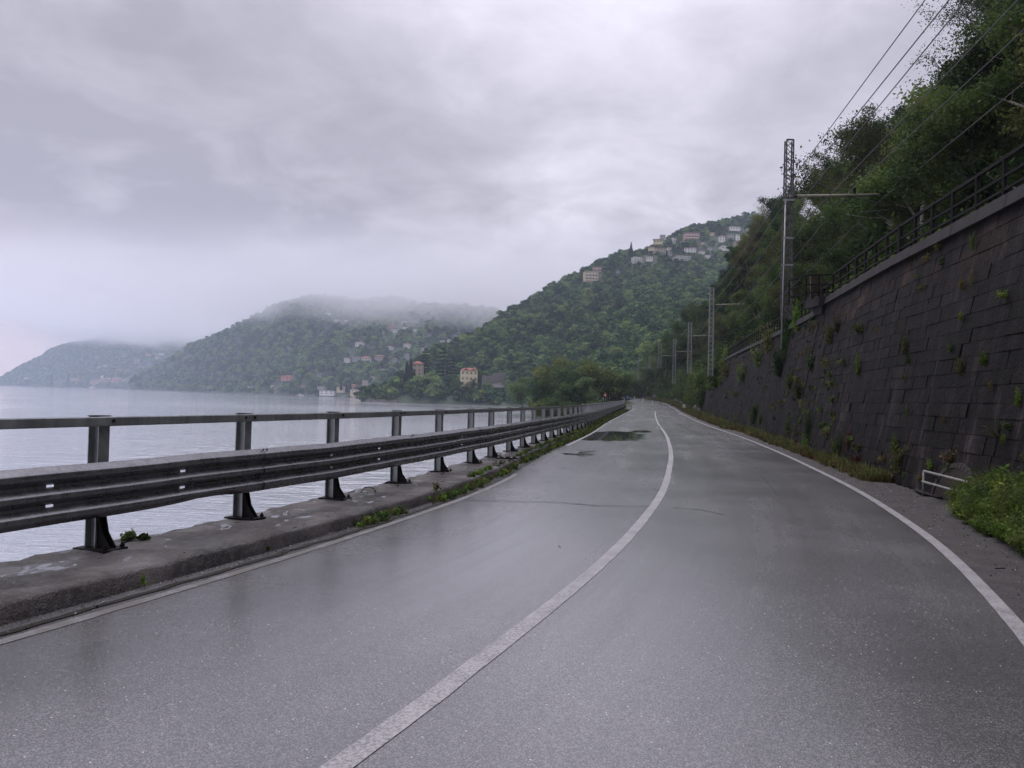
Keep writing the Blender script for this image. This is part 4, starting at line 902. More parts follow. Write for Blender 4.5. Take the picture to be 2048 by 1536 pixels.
HA_ = [(1181, 563, 30, 22, 'cream', 'flat', 'cream terraced block of three balconied floors, lowest of the hilltop houses at the left', 3, 4, 1),
 (1194, 545, 20, 12, 'pink', 'flat', 'small pink house just above the cream terraced block', 2, 2, 1),
 (1273, 526, 20, 13, 'white', 'flat', 'white house at the left end of the middle hilltop row', 2, 3, 1),
 (1299, 521, 15, 8, 'white', 'flat', 'low white house right of the left-end white house', 1, 3, 0),
 (1318, 506, 28, 12, 'beige', 'hip', 'beige house with brownish red roof above the middle row', 2, 4, 0),
 (1364, 521, 38, 11, 'white', 'hip', 'long white house with a brownish roof in the middle of the hilltop', 2, 6, 1),
 (1380, 504, 27, 10, 'white', 'hip', 'white house with wide dark eaves above the long white house', 2, 4, 0),
 (1382, 479, 32, 13, 'pink', 'flat', 'flat-roofed pink block near the top of the hill', 2, 5, 1),
 (1316, 487, 20, 10, 'yellow', 'hip', 'ochre yellow house on the hilltop left of the pink block', 1, 3, 0),
 (1325, 478, 10, 8, 'greyw', 'flat', 'small grey house beside the ochre yellow one', 1, 2, 0),
 (1348, 484, 10, 9, 'white', 'flat', 'tiny white house between the yellow and the pink ones', 2, 1, 0),
 (1443, 483, 13, 14, 'white', 'hip', 'white tower-like house with arched openings', 2, 2, 0),
 (1461, 479, 12, 11, 'greyw', 'flat', 'pale grey house right of the white tower-like house', 2, 2, 0),
 (1475, 481, 8, 13, 'white', 'flat', 'narrow white house at the right of the tower-like house', 2, 1, 0),
 (1467, 461, 24, 7, 'white', 'flat', 'long low white house highest on the hill', 1, 4, 0),
 (1452, 501, 28, 9, 'white', 'flat', 'low white house below the tower-like house', 1, 4, 0),
 (1478, 492, 22, 10, 'beige', 'flat', 'beige house right above the low white one', 1, 4, 0),
 (1337, 512, 14, 8, 'greyw', 'flat', 'grey house behind the dark conifer on the hilltop', 1, 2, 0)]
HA_ += [(1402, 507, 12, 6, 'white', 'hip', 'small white house right of the white one with dark eaves', 1, 2, 0), (1418, 499, 10, 6, 'greyw', 'hip', 'small grey house between the two halves of the hilltop village', 1, 2, 0), (1500, 463, 15, 6, 'white', 'flat', 'pale low house near the misty right end of the ridge', 1, 3, 0),
 (1492, 474, 11, 6, 'white', 'hip', 'small white house under the pale low one at the right end of the ridge', 1, 2, 0), (1424, 470, 10, 6, 'cream', 'hip', 'little cream house above and left of the tower-like house', 1, 2, 0), (1303, 499, 12, 6, 'cream', 'hip', 'small cream house left of the beige one with a brownish roof', 1, 2, 0), (1338, 499, 9, 5, 'white', 'hip', 'tiny white house just below the small grey one', 1, 2, 0),
 (1290, 514, 9, 5, 'greyw', 'hip', 'tiny grey house behind the white ones of the middle row', 1, 2, 0), (1404, 488, 9, 5, 'beige', 'hip', 'tiny beige house right of the pink block', 1, 2, 0), (1236, 545, 8, 5, 'greyw', 'hip', 'single small grey house on the slope left of the village', 1, 2, 0), (1415, 515, 12, 5, 'white', 'flat', 'low pale house at the right end of the middle row', 1, 3, 0)]
for (x, yb, w, h, mt, rf, lab, fl, co, ba) in HA_: house(x, yb, w * .88, h * .88, 'A', mt, rf, lab, floors=fl, cols=co, bal=bool(ba))
HC_ = [(656, 630, 10, 4, 'white', 'flat', 'topmost tiny white house under the mist on the middle mountain'), (675, 643, 9, 4, 'white', 'flat', 'tiny white house, left of a pair under the mist'), (693, 644, 7, 4, 'white', 'flat', 'tiny white house, right of a pair under the mist'),
 (721, 692, 17, 9, 'white', 'hip', 'white house with red roof alone on the middle mountainside'), (781, 699, 12, 8, 'white', 'hip', 'small white house left of another on the open slope'), (815, 695, 13, 9, 'white', 'hip', 'white house above the tree-topped villa point'),
 (785, 656, 14, 7, 'pink', 'hip', 'pinkish house at the left of the upper hamlet'), (790, 664, 12, 5, 'white', 'flat', 'low white house below the pinkish one in the upper hamlet'), (808, 647, 9, 5, 'white', 'hip', 'white house at the top of the upper hamlet'), (810, 659, 10, 6, 'white', 'hip', 'white house at the right of the upper hamlet'),
 (829, 645, 17, 5, 'greyw', 'flat', 'long pale building highest at the right of the hamlet'), (832, 662, 8, 4, 'white', 'flat', 'tiny white house right of the upper hamlet'), (695, 724, 12, 9, 'white', 'hip', 'white arched house at the left of the row of villas'),
 (713, 722, 14, 9, 'greyw', 'flat', 'greyish house beside the white arched house'), (732, 727, 19, 14, 'white', 'hipo', 'three-storey white house with red roof'), (759, 720, 19, 10, 'beige', 'hipo', 'house with bright orange roof right of the three-storey one'),
 (789, 725, 10, 9, 'greyw', 'hip', 'small grey house right of the orange roof'), (814, 718, 10, 10, 'greyw', 'flat', 'grey cube house behind the villa with the red hipped roof'), (577, 760, 24, 9, 'salmon', 'hipo', 'salmon-coloured house alone near the lake shore'),
 (722, 745, 8, 5, 'beige', 'hip', 'little roof among trees below the villa row'), (884, 687, 9, 6, 'white', 'flat', 'white house at the foot of the near hill crest'), (897, 685, 6, 6, 'white', 'flat', 'slim white house beside the near hill crest'), (917, 680, 19, 9, 'greyw', 'flat', 'pale block half hidden by the crest of the near hill'),
 (684, 783, 17, 10, 'yellow', 'hip', 'yellow house on the shore between cypresses'), (717, 790, 27, 11, 'cream', 'flat', 'long cream building on the shore by the villa point'), (708, 777, 14, 8, 'pink', 'hipo', 'pink house above the long cream building'), (730, 774, 11, 14, 'beige', 'flat', 'tall beige house at the left edge of the villa point'),
 (655, 789, 28, 8, 'white', 'flat', 'white flat-roofed boathouse on the shore'), (644, 777, 15, 5, 'greyw', 'hip', 'grey shed behind the white boathouse'), (549, 775, 11, 5, 'white', 'hip', 'small white house on the shore under trees'), (415, 777, 4, 5, 'white', 'flat', 'tiny white hut at the water left of the shore houses')]
HC_ += [(500, 776, 9, 4, 'white', 'hip', 'tiny white house by the shore left of the salmon one'), (606, 775, 10, 5, 'beige', 'hip', 'small beige house on the shore right of the salmon one'), (745, 757, 9, 5, 'white', 'hip', 'small white house between the villa row and the cypress point'), (765, 742, 8, 5, 'white', 'hip', 'small white house under the orange-roofed one'), (700, 705, 8, 4, 'greyw', 'hip', 'dim small house below the lone white one'),
 (845, 700, 9, 5, 'white', 'hip', 'small white house right of the one above the villa point'), (858, 672, 9, 4, 'greyw', 'hip', 'dim house in the mist right of the hamlet'), (770, 676, 9, 5, 'greyw', 'hip', 'dim house below the upper hamlet'), (640, 752, 9, 5, 'greyw', 'hip', 'dim house above the white boathouse')]
for (x, yb, w, h, mt, rf, lab) in HC_:
    Df = {684: 905, 717: 885, 708: 930, 730: 900, 655: 935, 644: 960, 549: 1180, 415: 1560}.get(x); house(x, yb, w, h, 'C', mt, rf, lab, floors=3 if h > 12 else (2 if h > 7 else 1), cols=3 if w > 9 else 2, D=Df)
HD_ = [(117, 769, 13, 6, 'white', 'white shore house left of the far town'), (133, 762, 7, 5, 'pink', 'tiny pink house behind the white shore house'), (152, 762, 18, 6, 'beige', 'low beige row in the far town'), (189, 771, 13, 10, 'pink', 'pinkish house by the water in the far town'), (212, 766, 28, 10, 'beige', 'long beige church in the far town'),
 (233, 772, 17, 17, 'pink', 'tall pinkish block in the far town'), (250, 768, 12, 11, 'yellow', 'pale yellow house at the right of the far town'), (262, 764, 6, 8, 'beige', 'narrow house at the far right of the town'), (239, 742, 9, 5, 'yellow', 'yellowish house just above the far town'), (254, 743, 9, 4, 'greyw', 'grey house right of the yellowish one'),
 (212, 734, 7, 4, 'white', 'tiny white house over the church of the far town'), (198, 736, 7, 4, 'greyw', 'dim house left of the tiny white one over the far church'), (274, 727, 8, 8, 'beige', 'square beige house on the far slope'), (250, 714, 11, 5, 'greyw', 'pair of dim roofs high on the far slope'), (297, 712, 9, 5, 'pink', 'dim pink house high on the far slope'),
 (313, 710, 7, 4, 'greyw', 'dim house beside the brightest far one'), (324, 710, 8, 4, 'white', 'bright white house at the right of the far slope'), (316, 718, 8, 5, 'yellow', 'yellowish house under the bright white one'), (283, 736, 12, 5, 'greyw', 'dim long house by the dark spur'), (298, 732, 6, 4, 'greyw', 'dim little house against the dark spur'), (193, 717, 10, 4, 'greyw', 'dim house alone at the left of the far slope'), (54, 758, 8, 3, 'white', 'tiny white house far left among trees'), (224, 686, 8, 3, 'greyw', 'faint roof near the far mountain crest')]
for (x, yb, w, h, mt, lab) in HD_: house(x, yb, w, h, 'D', mt, 'hip' if w > 8 else 'flat', lab, floors=2 if h > 8 else 1, cols=3 if w > 9 else 1, D={117: 2860, 133: 2900, 152: 2800, 189: 2700, 212: 2700, 233: 2640, 250: 2640, 262: 2660, 54: 2960}.get(x) if yb > 757 else None)
p = at(204, 766, 2690); tw = empty('bell_tower', tuple(p)); tag(tw, 'thin white bell tower rising over the far town', 'tower')
m = MB(); m.box((0, 0, 12), (5.5, 5.5, 24)); m.build('shaft', MAT['white'], tw); m = MB(); m.box((0, 0, 24.6), (6.5, 6.5, 1)); m.tube([(0, 0, 25), (0, 0, 29)], [3.2, .1], 8); m.build('belfry_roof', MAT['white'], tw)

# villas on the point
r1, P1, k1, W1, D1, wh1 = house(937, 773, 33, 33, 'A', 'yellow', 'none', 'tall pale yellow villa with gabled dormers and dark windows on the wooded point', name='villa', floors=3, cols=4, D=444, rz=.12, dep=.8)
CLEAR[-1] = (921, 953, 740, 768, 444)
for ch in list(r1.children):
    if ch.name.startswith('roof'): bpy.data.objects.remove(ch)
m = MB(); a, b = W1 / 2 + .6, D1 / 2 + .6; m.add([(-a, -b, wh1), (a, -b, wh1), (a, b, wh1), (-a, b, wh1), (-a + 2.6, 0, wh1 + 1.6), (a - 2.6, 0, wh1 + 1.6)], [(3, 2, 1, 0), (0, 1, 5, 4), (1, 2, 5), (2, 3, 4, 5), (3, 0, 4)])
for gx in (-.20, .24): X0 = gx * W1; m.add([(X0 - 1.9, -b - .1, wh1 - .02), (X0 + 1.9, -b - .1, wh1 - .02), (X0, -b - .1, wh1 + 1.35), (X0 - 1.9, b * .2, wh1 + .9), (X0 + 1.9, b * .2, wh1 + .9), (X0, b * .2, wh1 + 1.35)], [(0, 1, 2), (0, 2, 5, 3), (1, 4, 5, 2)])
m.build('roof', MAT['tile'], r1); m = MB(); m.box((W1 * .36, 1, wh1 + 1.5), (.9, .9, 1.8)); m.build('chimney', MAT['pink'], r1)
m = MB()
for f_ in (1, 2): m.box((0, -D1 / 2 - .05, wh1 * f_ / 3), (W1 + .15, .12, .25))
m.build('string_course', MAT['trim'], r1)
r2, P2, k2, W2, D2, wh2 = house(836, 752, 19, 30, 'A', 'beige', 'hip', 'cream tower-like villa with red hipped roof behind dark cypresses', name='villa', floors=3, cols=2, D=478, rz=-.1, dep=.9)
CLEAR[-1] = (827, 846, 724, 745, 478)
m = MB(); m.box((-W2 * 1.1, 2.5, wh2 * .33), (W2 * .75, D2 * .9, wh2 * .66)); m.build('wing', MAT['beige'], r2); m = MB(); m.box((-W2 * 1.1, 2.5, wh2 * .66 + .2), (W2 * .95, D2, .4)); m.build('wing_roof', MAT['roof_g'], r2)
# ruined terrace walls
Pt = at(985, 776, 441); tr_ = empty('terrace_ruin', tuple(Pt)); tag(tr_, 'grey ruined stone terrace with arched openings right of the yellow villa', 'ruin'); CLEAR.append((955, 1010, 750, 776, 440))
m = MB(); kk = 441 / F; m.box((2 * kk, 2, 4.6), (48 * kk, 1.2, 5.6), .08); m.box((14 * kk, 4, 7.4), (26 * kk, 1.2, 4.0), .02); m.box((20 * kk, 1.2, 5.5), (1.2, 5, 5.5)); m.build('wall', MAT['stone'], tr_)
m = MB()
for ax in (-16, -8, 0, 8): m.box((ax * kk, 1.25, 2.6), (1.7, .25, 1.8), .08)
m.build('arch', MAT['shut_shade'], tr_)  # dark slabs on the wall paint the shade inside the arched openings
m = MB(); m.add([(-22 * kk, -.5, 0), (24 * kk, -2.5, .5), (24 * kk, 3, 5.2), (-20 * kk, 2.5, .9)], [(0, 1, 2, 3)]); m.build('ramp', MAT['stone'], tr_)
# shore rocks below the point
for i, (x, y, w, h) in enumerate(((742, 801, 22, 5), (764, 802, 26, 5), (786, 804, 18, 4), (905, 809, 20, 4))):
    D = 462 - i * 5; p = at(x, y, D); kk = D / F; r = np.random.default_rng(i); m = MB(); n = 9
    top_ = [Vector((kk * w * (k / (n - 1) - .5), r.uniform(-.6, .6), kk * h * (.35 + .5 * math.sin(math.pi * k / (n - 1)) + .25 * r.random()))) for k in range(n)]
    V = [(v.x, -2.4 + r.uniform(-.5, .5), -.6) for v in top_] + [tuple(v) for v in top_] + [(v.x, 5, v.z + .6) for v in top_]; m.add(V, [(k, k + 1, n + k + 1, n + k) for k in range(n - 1)] + [(n + k, n + k + 1, 2 * n + k + 1, 2 * n + k) for k in range(n - 1)])
    o = m.build('shore_rock', MAT['rock']); o.location = (p[0], D, LAKE); tag(o, ('leftmost bare rock slab at the tip of the villa point', 'second bare rock slab from the tip of the villa point', 'third, smaller rock slab near the villa point', 'pale rock at the waterline below the yellow villa')[i], 'rock')
# boats
for (x, D, Lb, lab) in ((601, 1000, 9, 'white motorboat with a pointed bow lying off the shore trees'), (183, 2600, 22, 'white ferry-like boat off the far town'), (716, 850, 7, 'small white boat moored below the long cream building'), (706, 855, 5, 'smaller white boat, leftmost of those below the cream building'), (652, 800, 2.0, 'tiny white buoy-like boat alone on open water')):
    p = sh(x, D, LAKE); root = empty('boat', tuple(p)); tag(root, lab, 'boat', 'boats on the lake'); m = MB(); hl = []
    sec = [(-.5, .16, .12), (-.2, .19, .12), (.2, .17, .13), (.42, .08, .15), (.5, .005, .17)]
    V = []
    for (t_, w_, h_) in sec: V += [(t_ * Lb, -w_ * Lb, h_ * Lb), (t_ * Lb, 0, -.05 * Lb), (t_ * Lb, w_ * Lb, h_ * Lb)]
    m.add(V, [(3 * i + a_, 3 * i + 3 + a_, 3 * i + 4 + a_, 3 * i + 1 + a_) for i in range(4) for a_ in (0, 1)] + [(3 * i, 3 * i + 2, 3 * i + 5, 3 * i + 3) for i in range(4)] + [(0, 1, 2)]); m.build('hull', MAT['white'], root)
    m = MB(); m.box((-.08 * Lb, 0, .2 * Lb), (.36 * Lb, .22 * Lb, .14 * Lb)); m.build('cabin', MAT['white'], root)

# ------------------------------------------------------------------ woods
far_protos = [clump_crown(100 + i, 5.0, 8.0, 0.5, 12, 26, 1.5, name='far_crown', mat=MAT['leaf_far']) for i in range(4)]
mid_protos = [clump_crown(200 + i, 3.9, 7.2, 0.4, 17, 60, .60, name='wood_crown', mat=MAT['leaf_far'], var=.9) for i in range(7)]
def wood(name, V, Fq, n, seed, sp, protos, s0, s1, hgt, rad, label, cond=None):
    X = sample(V, Fq, n, seed, cond, sp); X = X[X[:, 2] > LAKE + .8]; r = np.random.default_rng(seed + 1); sc = s0 + (s1 - s0) * r.random(len(X)) ** 1.5
    x, y, q = proj_many(X); keep = (q > 5) & (x > -250) & (x < 2350); X, sc = X[keep], sc[keep]
    k = cleared(X, hgt * sc, rad * sc); X, sc = X[k], sc[k]; X[:, 2] -= .8; print(name, len(X)); return scatter(name, X, sc, protos, label, 'woodland')
wood('far_wood', VD, FD, 24000, 5, 9, far_protos, .9, 1.7, 8, 5, 'blue-hazed wood covering the far mountain')
wood('middle_wood', VC, FC_, 34000, 6, 7.5, far_protos, .75, 1.8, 8, 5, 'misty wood covering the middle mountain')
wood('near_wood', VA, FA, 26000, 7, 4.3, mid_protos, .6, 1.55, 7, 4, 'dense broadleaf wood covering the near hill', cond=lambda C: np.where(C[:, 1] > 905, .0, 1.))
# steep slope: nearest trees are individuals, the rest a wood
dmix = [('leaf', 0), ('leaf_dark', 0), ('leaf_olive', 0), ('leaf', 0), ('leaf_dark', .0), ('leaf', .45)]
kinds = []
for i, (mt, bare) in enumerate(dmix): kinds.append(branch_tree(40 + i, 8.5, 3.2, MAT[mt], MAT['bark'] if i % 2 else MAT['bark_pale'], leafn=26000 if not bare else 8000, lsize=.095, tip_r=.62, bare=bare if bare else .08, levels=2, trunk_r=.17, low=.18))
Xs = sample(VB, FB, 8000, 9, lambda C: np.where((C[:, 2] > 6.5), 1., 0.) * np.clip(2.2 - C[:, 1] / 130, .9, 2), 2.3)
x_, y_, q_ = proj_many(Xs); foot_ok = np.array([p[0] > float(XW(p[1])) + BAT + 4.6 for p in Xs])
vis = (np.linalg.norm(Xs, axis=1) > 27) & (q_ > 8) & (x_ > 1150) & (x_ < 2250) & (y_ > -260) & foot_ok; Xs = Xs[vis]; dist = np.linalg.norm(Xs, axis=1)
order = np.argsort(dist); near_i = order[:230]; rest = order[230:]
lab = ['leafy mid-green tree on the steep slope above the railway wall', 'dark-leaved tree on the steep slope above the railway wall', 'olive-brown tree on the steep slope above the railway wall', 'leafy mid-green tree on the steep slope above the railway wall', 'dark-leaved tree on the steep slope above the railway wall', 'thin half-bare tree on the steep slope above the railway wall']
def plant_tree(kind, P, s, rz, label, group=None, name='slope_tree', cat='tree', tilt=(0, 0)):
    root = empty(name, tuple(P), rz); root.scale = (s, s, s); root.rotation_euler = (tilt[0], tilt[1], rz); tag(root, label, cat, group)
    for q in kind: c_ = q.copy(); COL.objects.link(c_); c_.parent = root
    return root
wts = np.array([.25, .20, .17, .12, .10, .16])
for j in near_i:
    k = rng.choice(6, p=wts); tx, ty, _q = proj(Xs[j]); kd = ('leafy mid-green', 'dark-leaved', 'olive-brown', 'leafy mid-green', 'dark-leaved', 'thin half-bare')[k]
    w_ = 'left of the nearest mast' if tx < 1555 else 'behind the nearest mast' if tx < 1660 else 'just right of the mast arm' if tx < 1780 else 'above the middle of the near railing' if tx < 1900 else 'above the right part of the near railing' if tx < 2010 else 'at the right edge of the picture'
    el = (float(XW(Xs[j][1])) + BAT + 9 > Xs[j][0]); h_ = 'low down' if el else 'higher up'
    plant_tree(kinds[k], Xs[j] - np.array([0, 0, .4]), rng.uniform(.6, 1.12), rng.uniform(0, 6.28), kd + ' tree ' + h_ + ' on the slope, ' + w_, kd + ' trees ' + h_ + ' on the slope ' + w_)
crowns = [k[1] for k in kinds[:5]]
scatter('slope_wood', Xs[rest] - np.array([0, 0, .5]), rng.uniform(.6, 1.15, len(rest)), crowns, 'wood thinning down the steep slope towards the bend', 'woodland')
print('slope', len(Xs))
# understory: dark shrubs everywhere on the slope, bright growth along its foot
sh_d = [bush_mesh(60 + i, 1.5, 1.9, 1500, .13, MAT[m_]) for i, m_ in enumerate(('leaf_dark', 'leaf', 'leaf_dark'))]
sh_b = [bush_mesh(70 + i, 1.1, 1.2, 1600, .10, MAT[m_]) for i, m_ in enumerate(('leaf_bright', 'leaf_bright', 'leaf'))]
Xu = sample(VB, FB, 9000, 19, lambda C: np.where((C[:, 2] > 6.8) & (C[:, 1] > 4), 1., 0.), 1.0); x_, y_, q_ = proj_many(Xu); Xu = Xu[(q_ > 8) & (x_ > 1150) & (x_ < 2200)]
scatter('undergrowth', Xu, rng.uniform(.7, 1.4, len(Xu)), sh_d, 'dark undergrowth beneath the slope trees', 'undergrowth')
fo = []
for k in range(1500):
    Y = rng.uniform(8, 125); d = BAT + 1.6 + rng.random() ** 1.2 * 4.6; nx, ny = (float(q) for q in normals(XW, Y)); X = float(XW(Y)) + nx * d; Yy = Y + ny * d; z = ground_z(X, Yy, 'B')
    if z is not None: fo.append((X, Yy, z - .15))
scatter('bright_scrub', fo, rng.uniform(.5, 1.05, len(fo)), sh_b, 'bright yellow-green scrub along the foot of the slope behind the railing', 'scrub')
# bushes on the bank beyond the wall and on shore land
bk = []
for k in range(650):
    Y = 80 + 205 * rng.random() ** 1.15; h = rng.uniform(1.0, 6.6) if Y > 104 else rng.uniform(3.6, 7.); nx, ny = (float(q) for q in normals(XW, Y)); d = .2 + h * .32; bk.append((float(XW(Y)) + nx * d, Y + ny * d, float(ZR(Y)) + h - .5))
for k in range(300):
    Y = 82 + 160 * rng.random(); nx, ny = (float(q) for q in normals(XW, Y)); d = rng.uniform(2, 7); bk.append((float(XW(Y)) + nx * d, Y + ny * d, float(ZR(Y)) + 6. - .3))
scatter('bank_bushes', bk, rng.uniform(.5, 1.3, len(bk)), [sh_d[1], sh_b[2], sh_b[0], sh_d[0]], 'tangled bushes hanging over the rocky bank beyond the wall', 'bushes')
sb = [(.020 * Y + 2 + (float(XL(Y)) - .020 * Y - 4.5) * rng.random(), Y, -1.6) for Y in rng.uniform(130, 290, 420)]
scatter('shore_bushes', sb, rng.uniform(.8, 1.7, len(sb)), [sh_d[1], sh_d[0], sh_b[2]], 'green bushes on the shore left of the far lay-by', 'bushes')
# feathery trees by the lay-by
lt = [branch_tree(80 + i, 12, 4.6, MAT[('leaf_lake', 'leaf', 'leaf_lake')[i]], MAT['bark'], leafn=9500, lsize=.30, tip_r=1.5, levels=2, trunk_r=.2, low=.15) for i in range(3)]
for i, (x, yt, D, lb) in enumerate(((1078, 742, 190, 'round green tree, leftmost of those rising behind the guardrail'), (1112, 730, 185, 'tall feathery tree second from the left behind the guardrail'), (1140, 738, 172, 'broad yellowish-green tree in the middle of the lakeside clump'), (1168, 728, 180, 'tall feathery tree with dark leaning stem in the lakeside clump'),
                                    (1195, 736, 168, 'bushy tree right of the leaning-stem tree'), (1222, 750, 176, 'lower tree just left of the far lay-by'), (1180, 762, 150, 'low bushy tree directly behind the end of the top rail'), (1095, 765, 165, 'low dark tree in front of the leftmost lakeside trees'), (1140, 772, 150, 'low green tree at the water behind the guardrail'), (1048, 760, 235, 'small tree at the left end of the lakeside clump'), (1240, 765, 215, 'small tree beside the thin grey pole at the bend'), (1262, 752, 268, 'tree closing the view straight behind the bend'), (1285, 748, 275, 'tree right of the one closing the bend'), (1306, 745, 282, 'rightmost tree closing the bend'), (1243, 758, 262, 'tree left of the one closing the bend'))):
    P = at(x, yt, D); zb = -1.6; s = (P[2] - zb) / 11.2; plant_tree(lt[i % 3], (P[0], D, zb), s, rng.uniform(0, 6.28), lb, name='lakeside_tree')
# conifers and special trees on the point and the hills
cyp = [conifer(90 + i, 13, 2.0, 34, 90, .62, droop=-.25, power=.8) for i in range(2)]; ced = conifer(95, 17, 5.2, 9, 150, .75, droop=.12, gap=.42, power=.7); fir = conifer(97, 12, 2.6, 24, 90, .6, droop=.3, power=1.)
def place_px(kind, x, yb, yt, which, H, label, name, D=None):
    P = hit(x, yb, which) if D is None else at(x, yb, D)
    if P is None: P = at(x, yb, 700)
    s = (yb - yt) * P[1] / F / H; plant_tree(kind, P, s, rng.uniform(0, 6.28), label, name=name)
place_px(cyp[0], 821, 766, 717, 'A', 13, 'tallest dark cypress in front of the cream villa', 'cypress', 470); place_px(cyp[1], 813, 766, 724, 'A', 13, 'dark cypress at the left, against the wing of the cream villa', 'cypress', 472); place_px(cyp[0], 828, 768, 738, 'A', 13, 'shorter dark cypress at the right, before the cream villa', 'cypress', 468)
place_px(ced, 850, 745, 693, 'A', 17, 'tall layered cedar behind the cream villa', 'cedar', 500); place_px(ced, 885, 762, 690, 'A', 17, 'dark broad conifer between the two villas', 'cedar', 478); place_px(ced, 903, 768, 708, 'A', 17, 'dark conifer just left of the yellow villa', 'cedar', 470)
place_px(fir, 1333, 522, 500, 'A', 12, 'dark pointed conifer among the hilltop houses', 'conifer', 742); place_px(fir, 1262, 505, 484, 'A', 12, 'small pointed fir standing on the ridge line', 'conifer')
for (x, yb, yt, D, lb) in ((682, 781, 762, 896, 'slim cypress left of the yellow shore house'), (693, 786, 765, 890, 'slim cypress between the yellow house and the cream building'), (700, 786, 763, 888, 'slim cypress touching the long cream building'), (103, 772, 747, 2800, 'dark spire tree, left of two in the far shore park'), (136, 772, 746, 2750, 'dark spire tree, right of two in the far shore park'), (222, 772, 752, 2640, 'dark spire tree beside the far church')):
    place_px(cyp[1], x, yb, yt, 'C', 13, lb, 'cypress', D)
rt = branch_tree(120, 7, 3.4, MAT['leaf'], MAT['bark'], 4200, .3, 1.0, levels=2); place_px(rt, 941, 784, 763, 'A', 7, 'round dark green tree growing before the yellow villa', 'garden_tree', 441); place_px(rt, 966, 774, 746, 'A', 7, 'tree at the right corner of the yellow villa', 'garden_tree', 446); place_px(rt, 917, 784, 762, 'A', 7, 'low tree at the left foot of the yellow villa', 'garden_tree', 440); place_px(rt, 928, 790, 772, 'A', 7, 'lowest bushy tree below the yellow villa', 'garden_tree', 436)
# the large half-bare tree at the top right and its neighbours
big = branch_tree(131, 13, 6.5, MAT['leaf_dark'], MAT['bark'], leafn=11000, lsize=.085, tip_r=.7, bare=.25, levels=3, trunk_r=.20, low=.30)
def tree_on_slope(kind, x, ytop, D, H, s, label, name):
    P = at(x, ytop, D); gz = ground_z(P[0], P[1], 'B'); s = s if gz is None else max(s * .6, min((P[2] - gz) / H, s * 1.7)); plant_tree(kind, (P[0], P[1], P[2] - H * s), s, 1.1, label, name=name)
tree_on_slope(big, 2062, -50, 40, 12.5, 1.0, 'large tree with bare crooked branches against the sky at the top right', 'branchy_tree')
big2 = branch_tree(137, 11, 5.0, MAT['leaf_dark'], MAT['bark'], leafn=7000, lsize=.085, tip_r=.65, bare=.3, levels=3, trunk_r=.16, low=.3)
tree_on_slope(big2, 1945, 90, 46, 10.5, .8, 'thin-leaved tree reaching left under the overhead wires', 'branchy_tree'); tree_on_slope(big2, 1530, 420, 118, 10.5, .9, 'bare-twigged tree at the left end of the slope skyline', 'branchy_tree')
ol = branch_tree(141, 11, 3.6, MAT['leaf_olive'], MAT['bark'], leafn=20000, lsize=.10, tip_r=.95, levels=2, low=.12); tree_on_slope(ol, 1694, 296, 62, 10.5, 1.05, 'rounded olive-yellow tree standing out behind the mast arm', 'olive_tree'); tree_on_slope(ol, 1768, 345, 52, 10.5, .8, 'drooping brownish-olive tree right of the rounded one', 'olive_tree')

for (x, yt, D, s_, lb) in ((1333, 672, 205, 1., 'tree behind the fourth and fifth masts'), (1312, 690, 225, 1., 'tree left of the fifth mast'), (1352, 650, 190, 1., 'tall tree between the fourth mast and the slope'), (1292, 705, 245, 1., 'leftmost tree at the mouth of the valley')):
    tree_on_slope(lt[0], x, yt, D, 11.2, s_, lb, 'valley_tree')

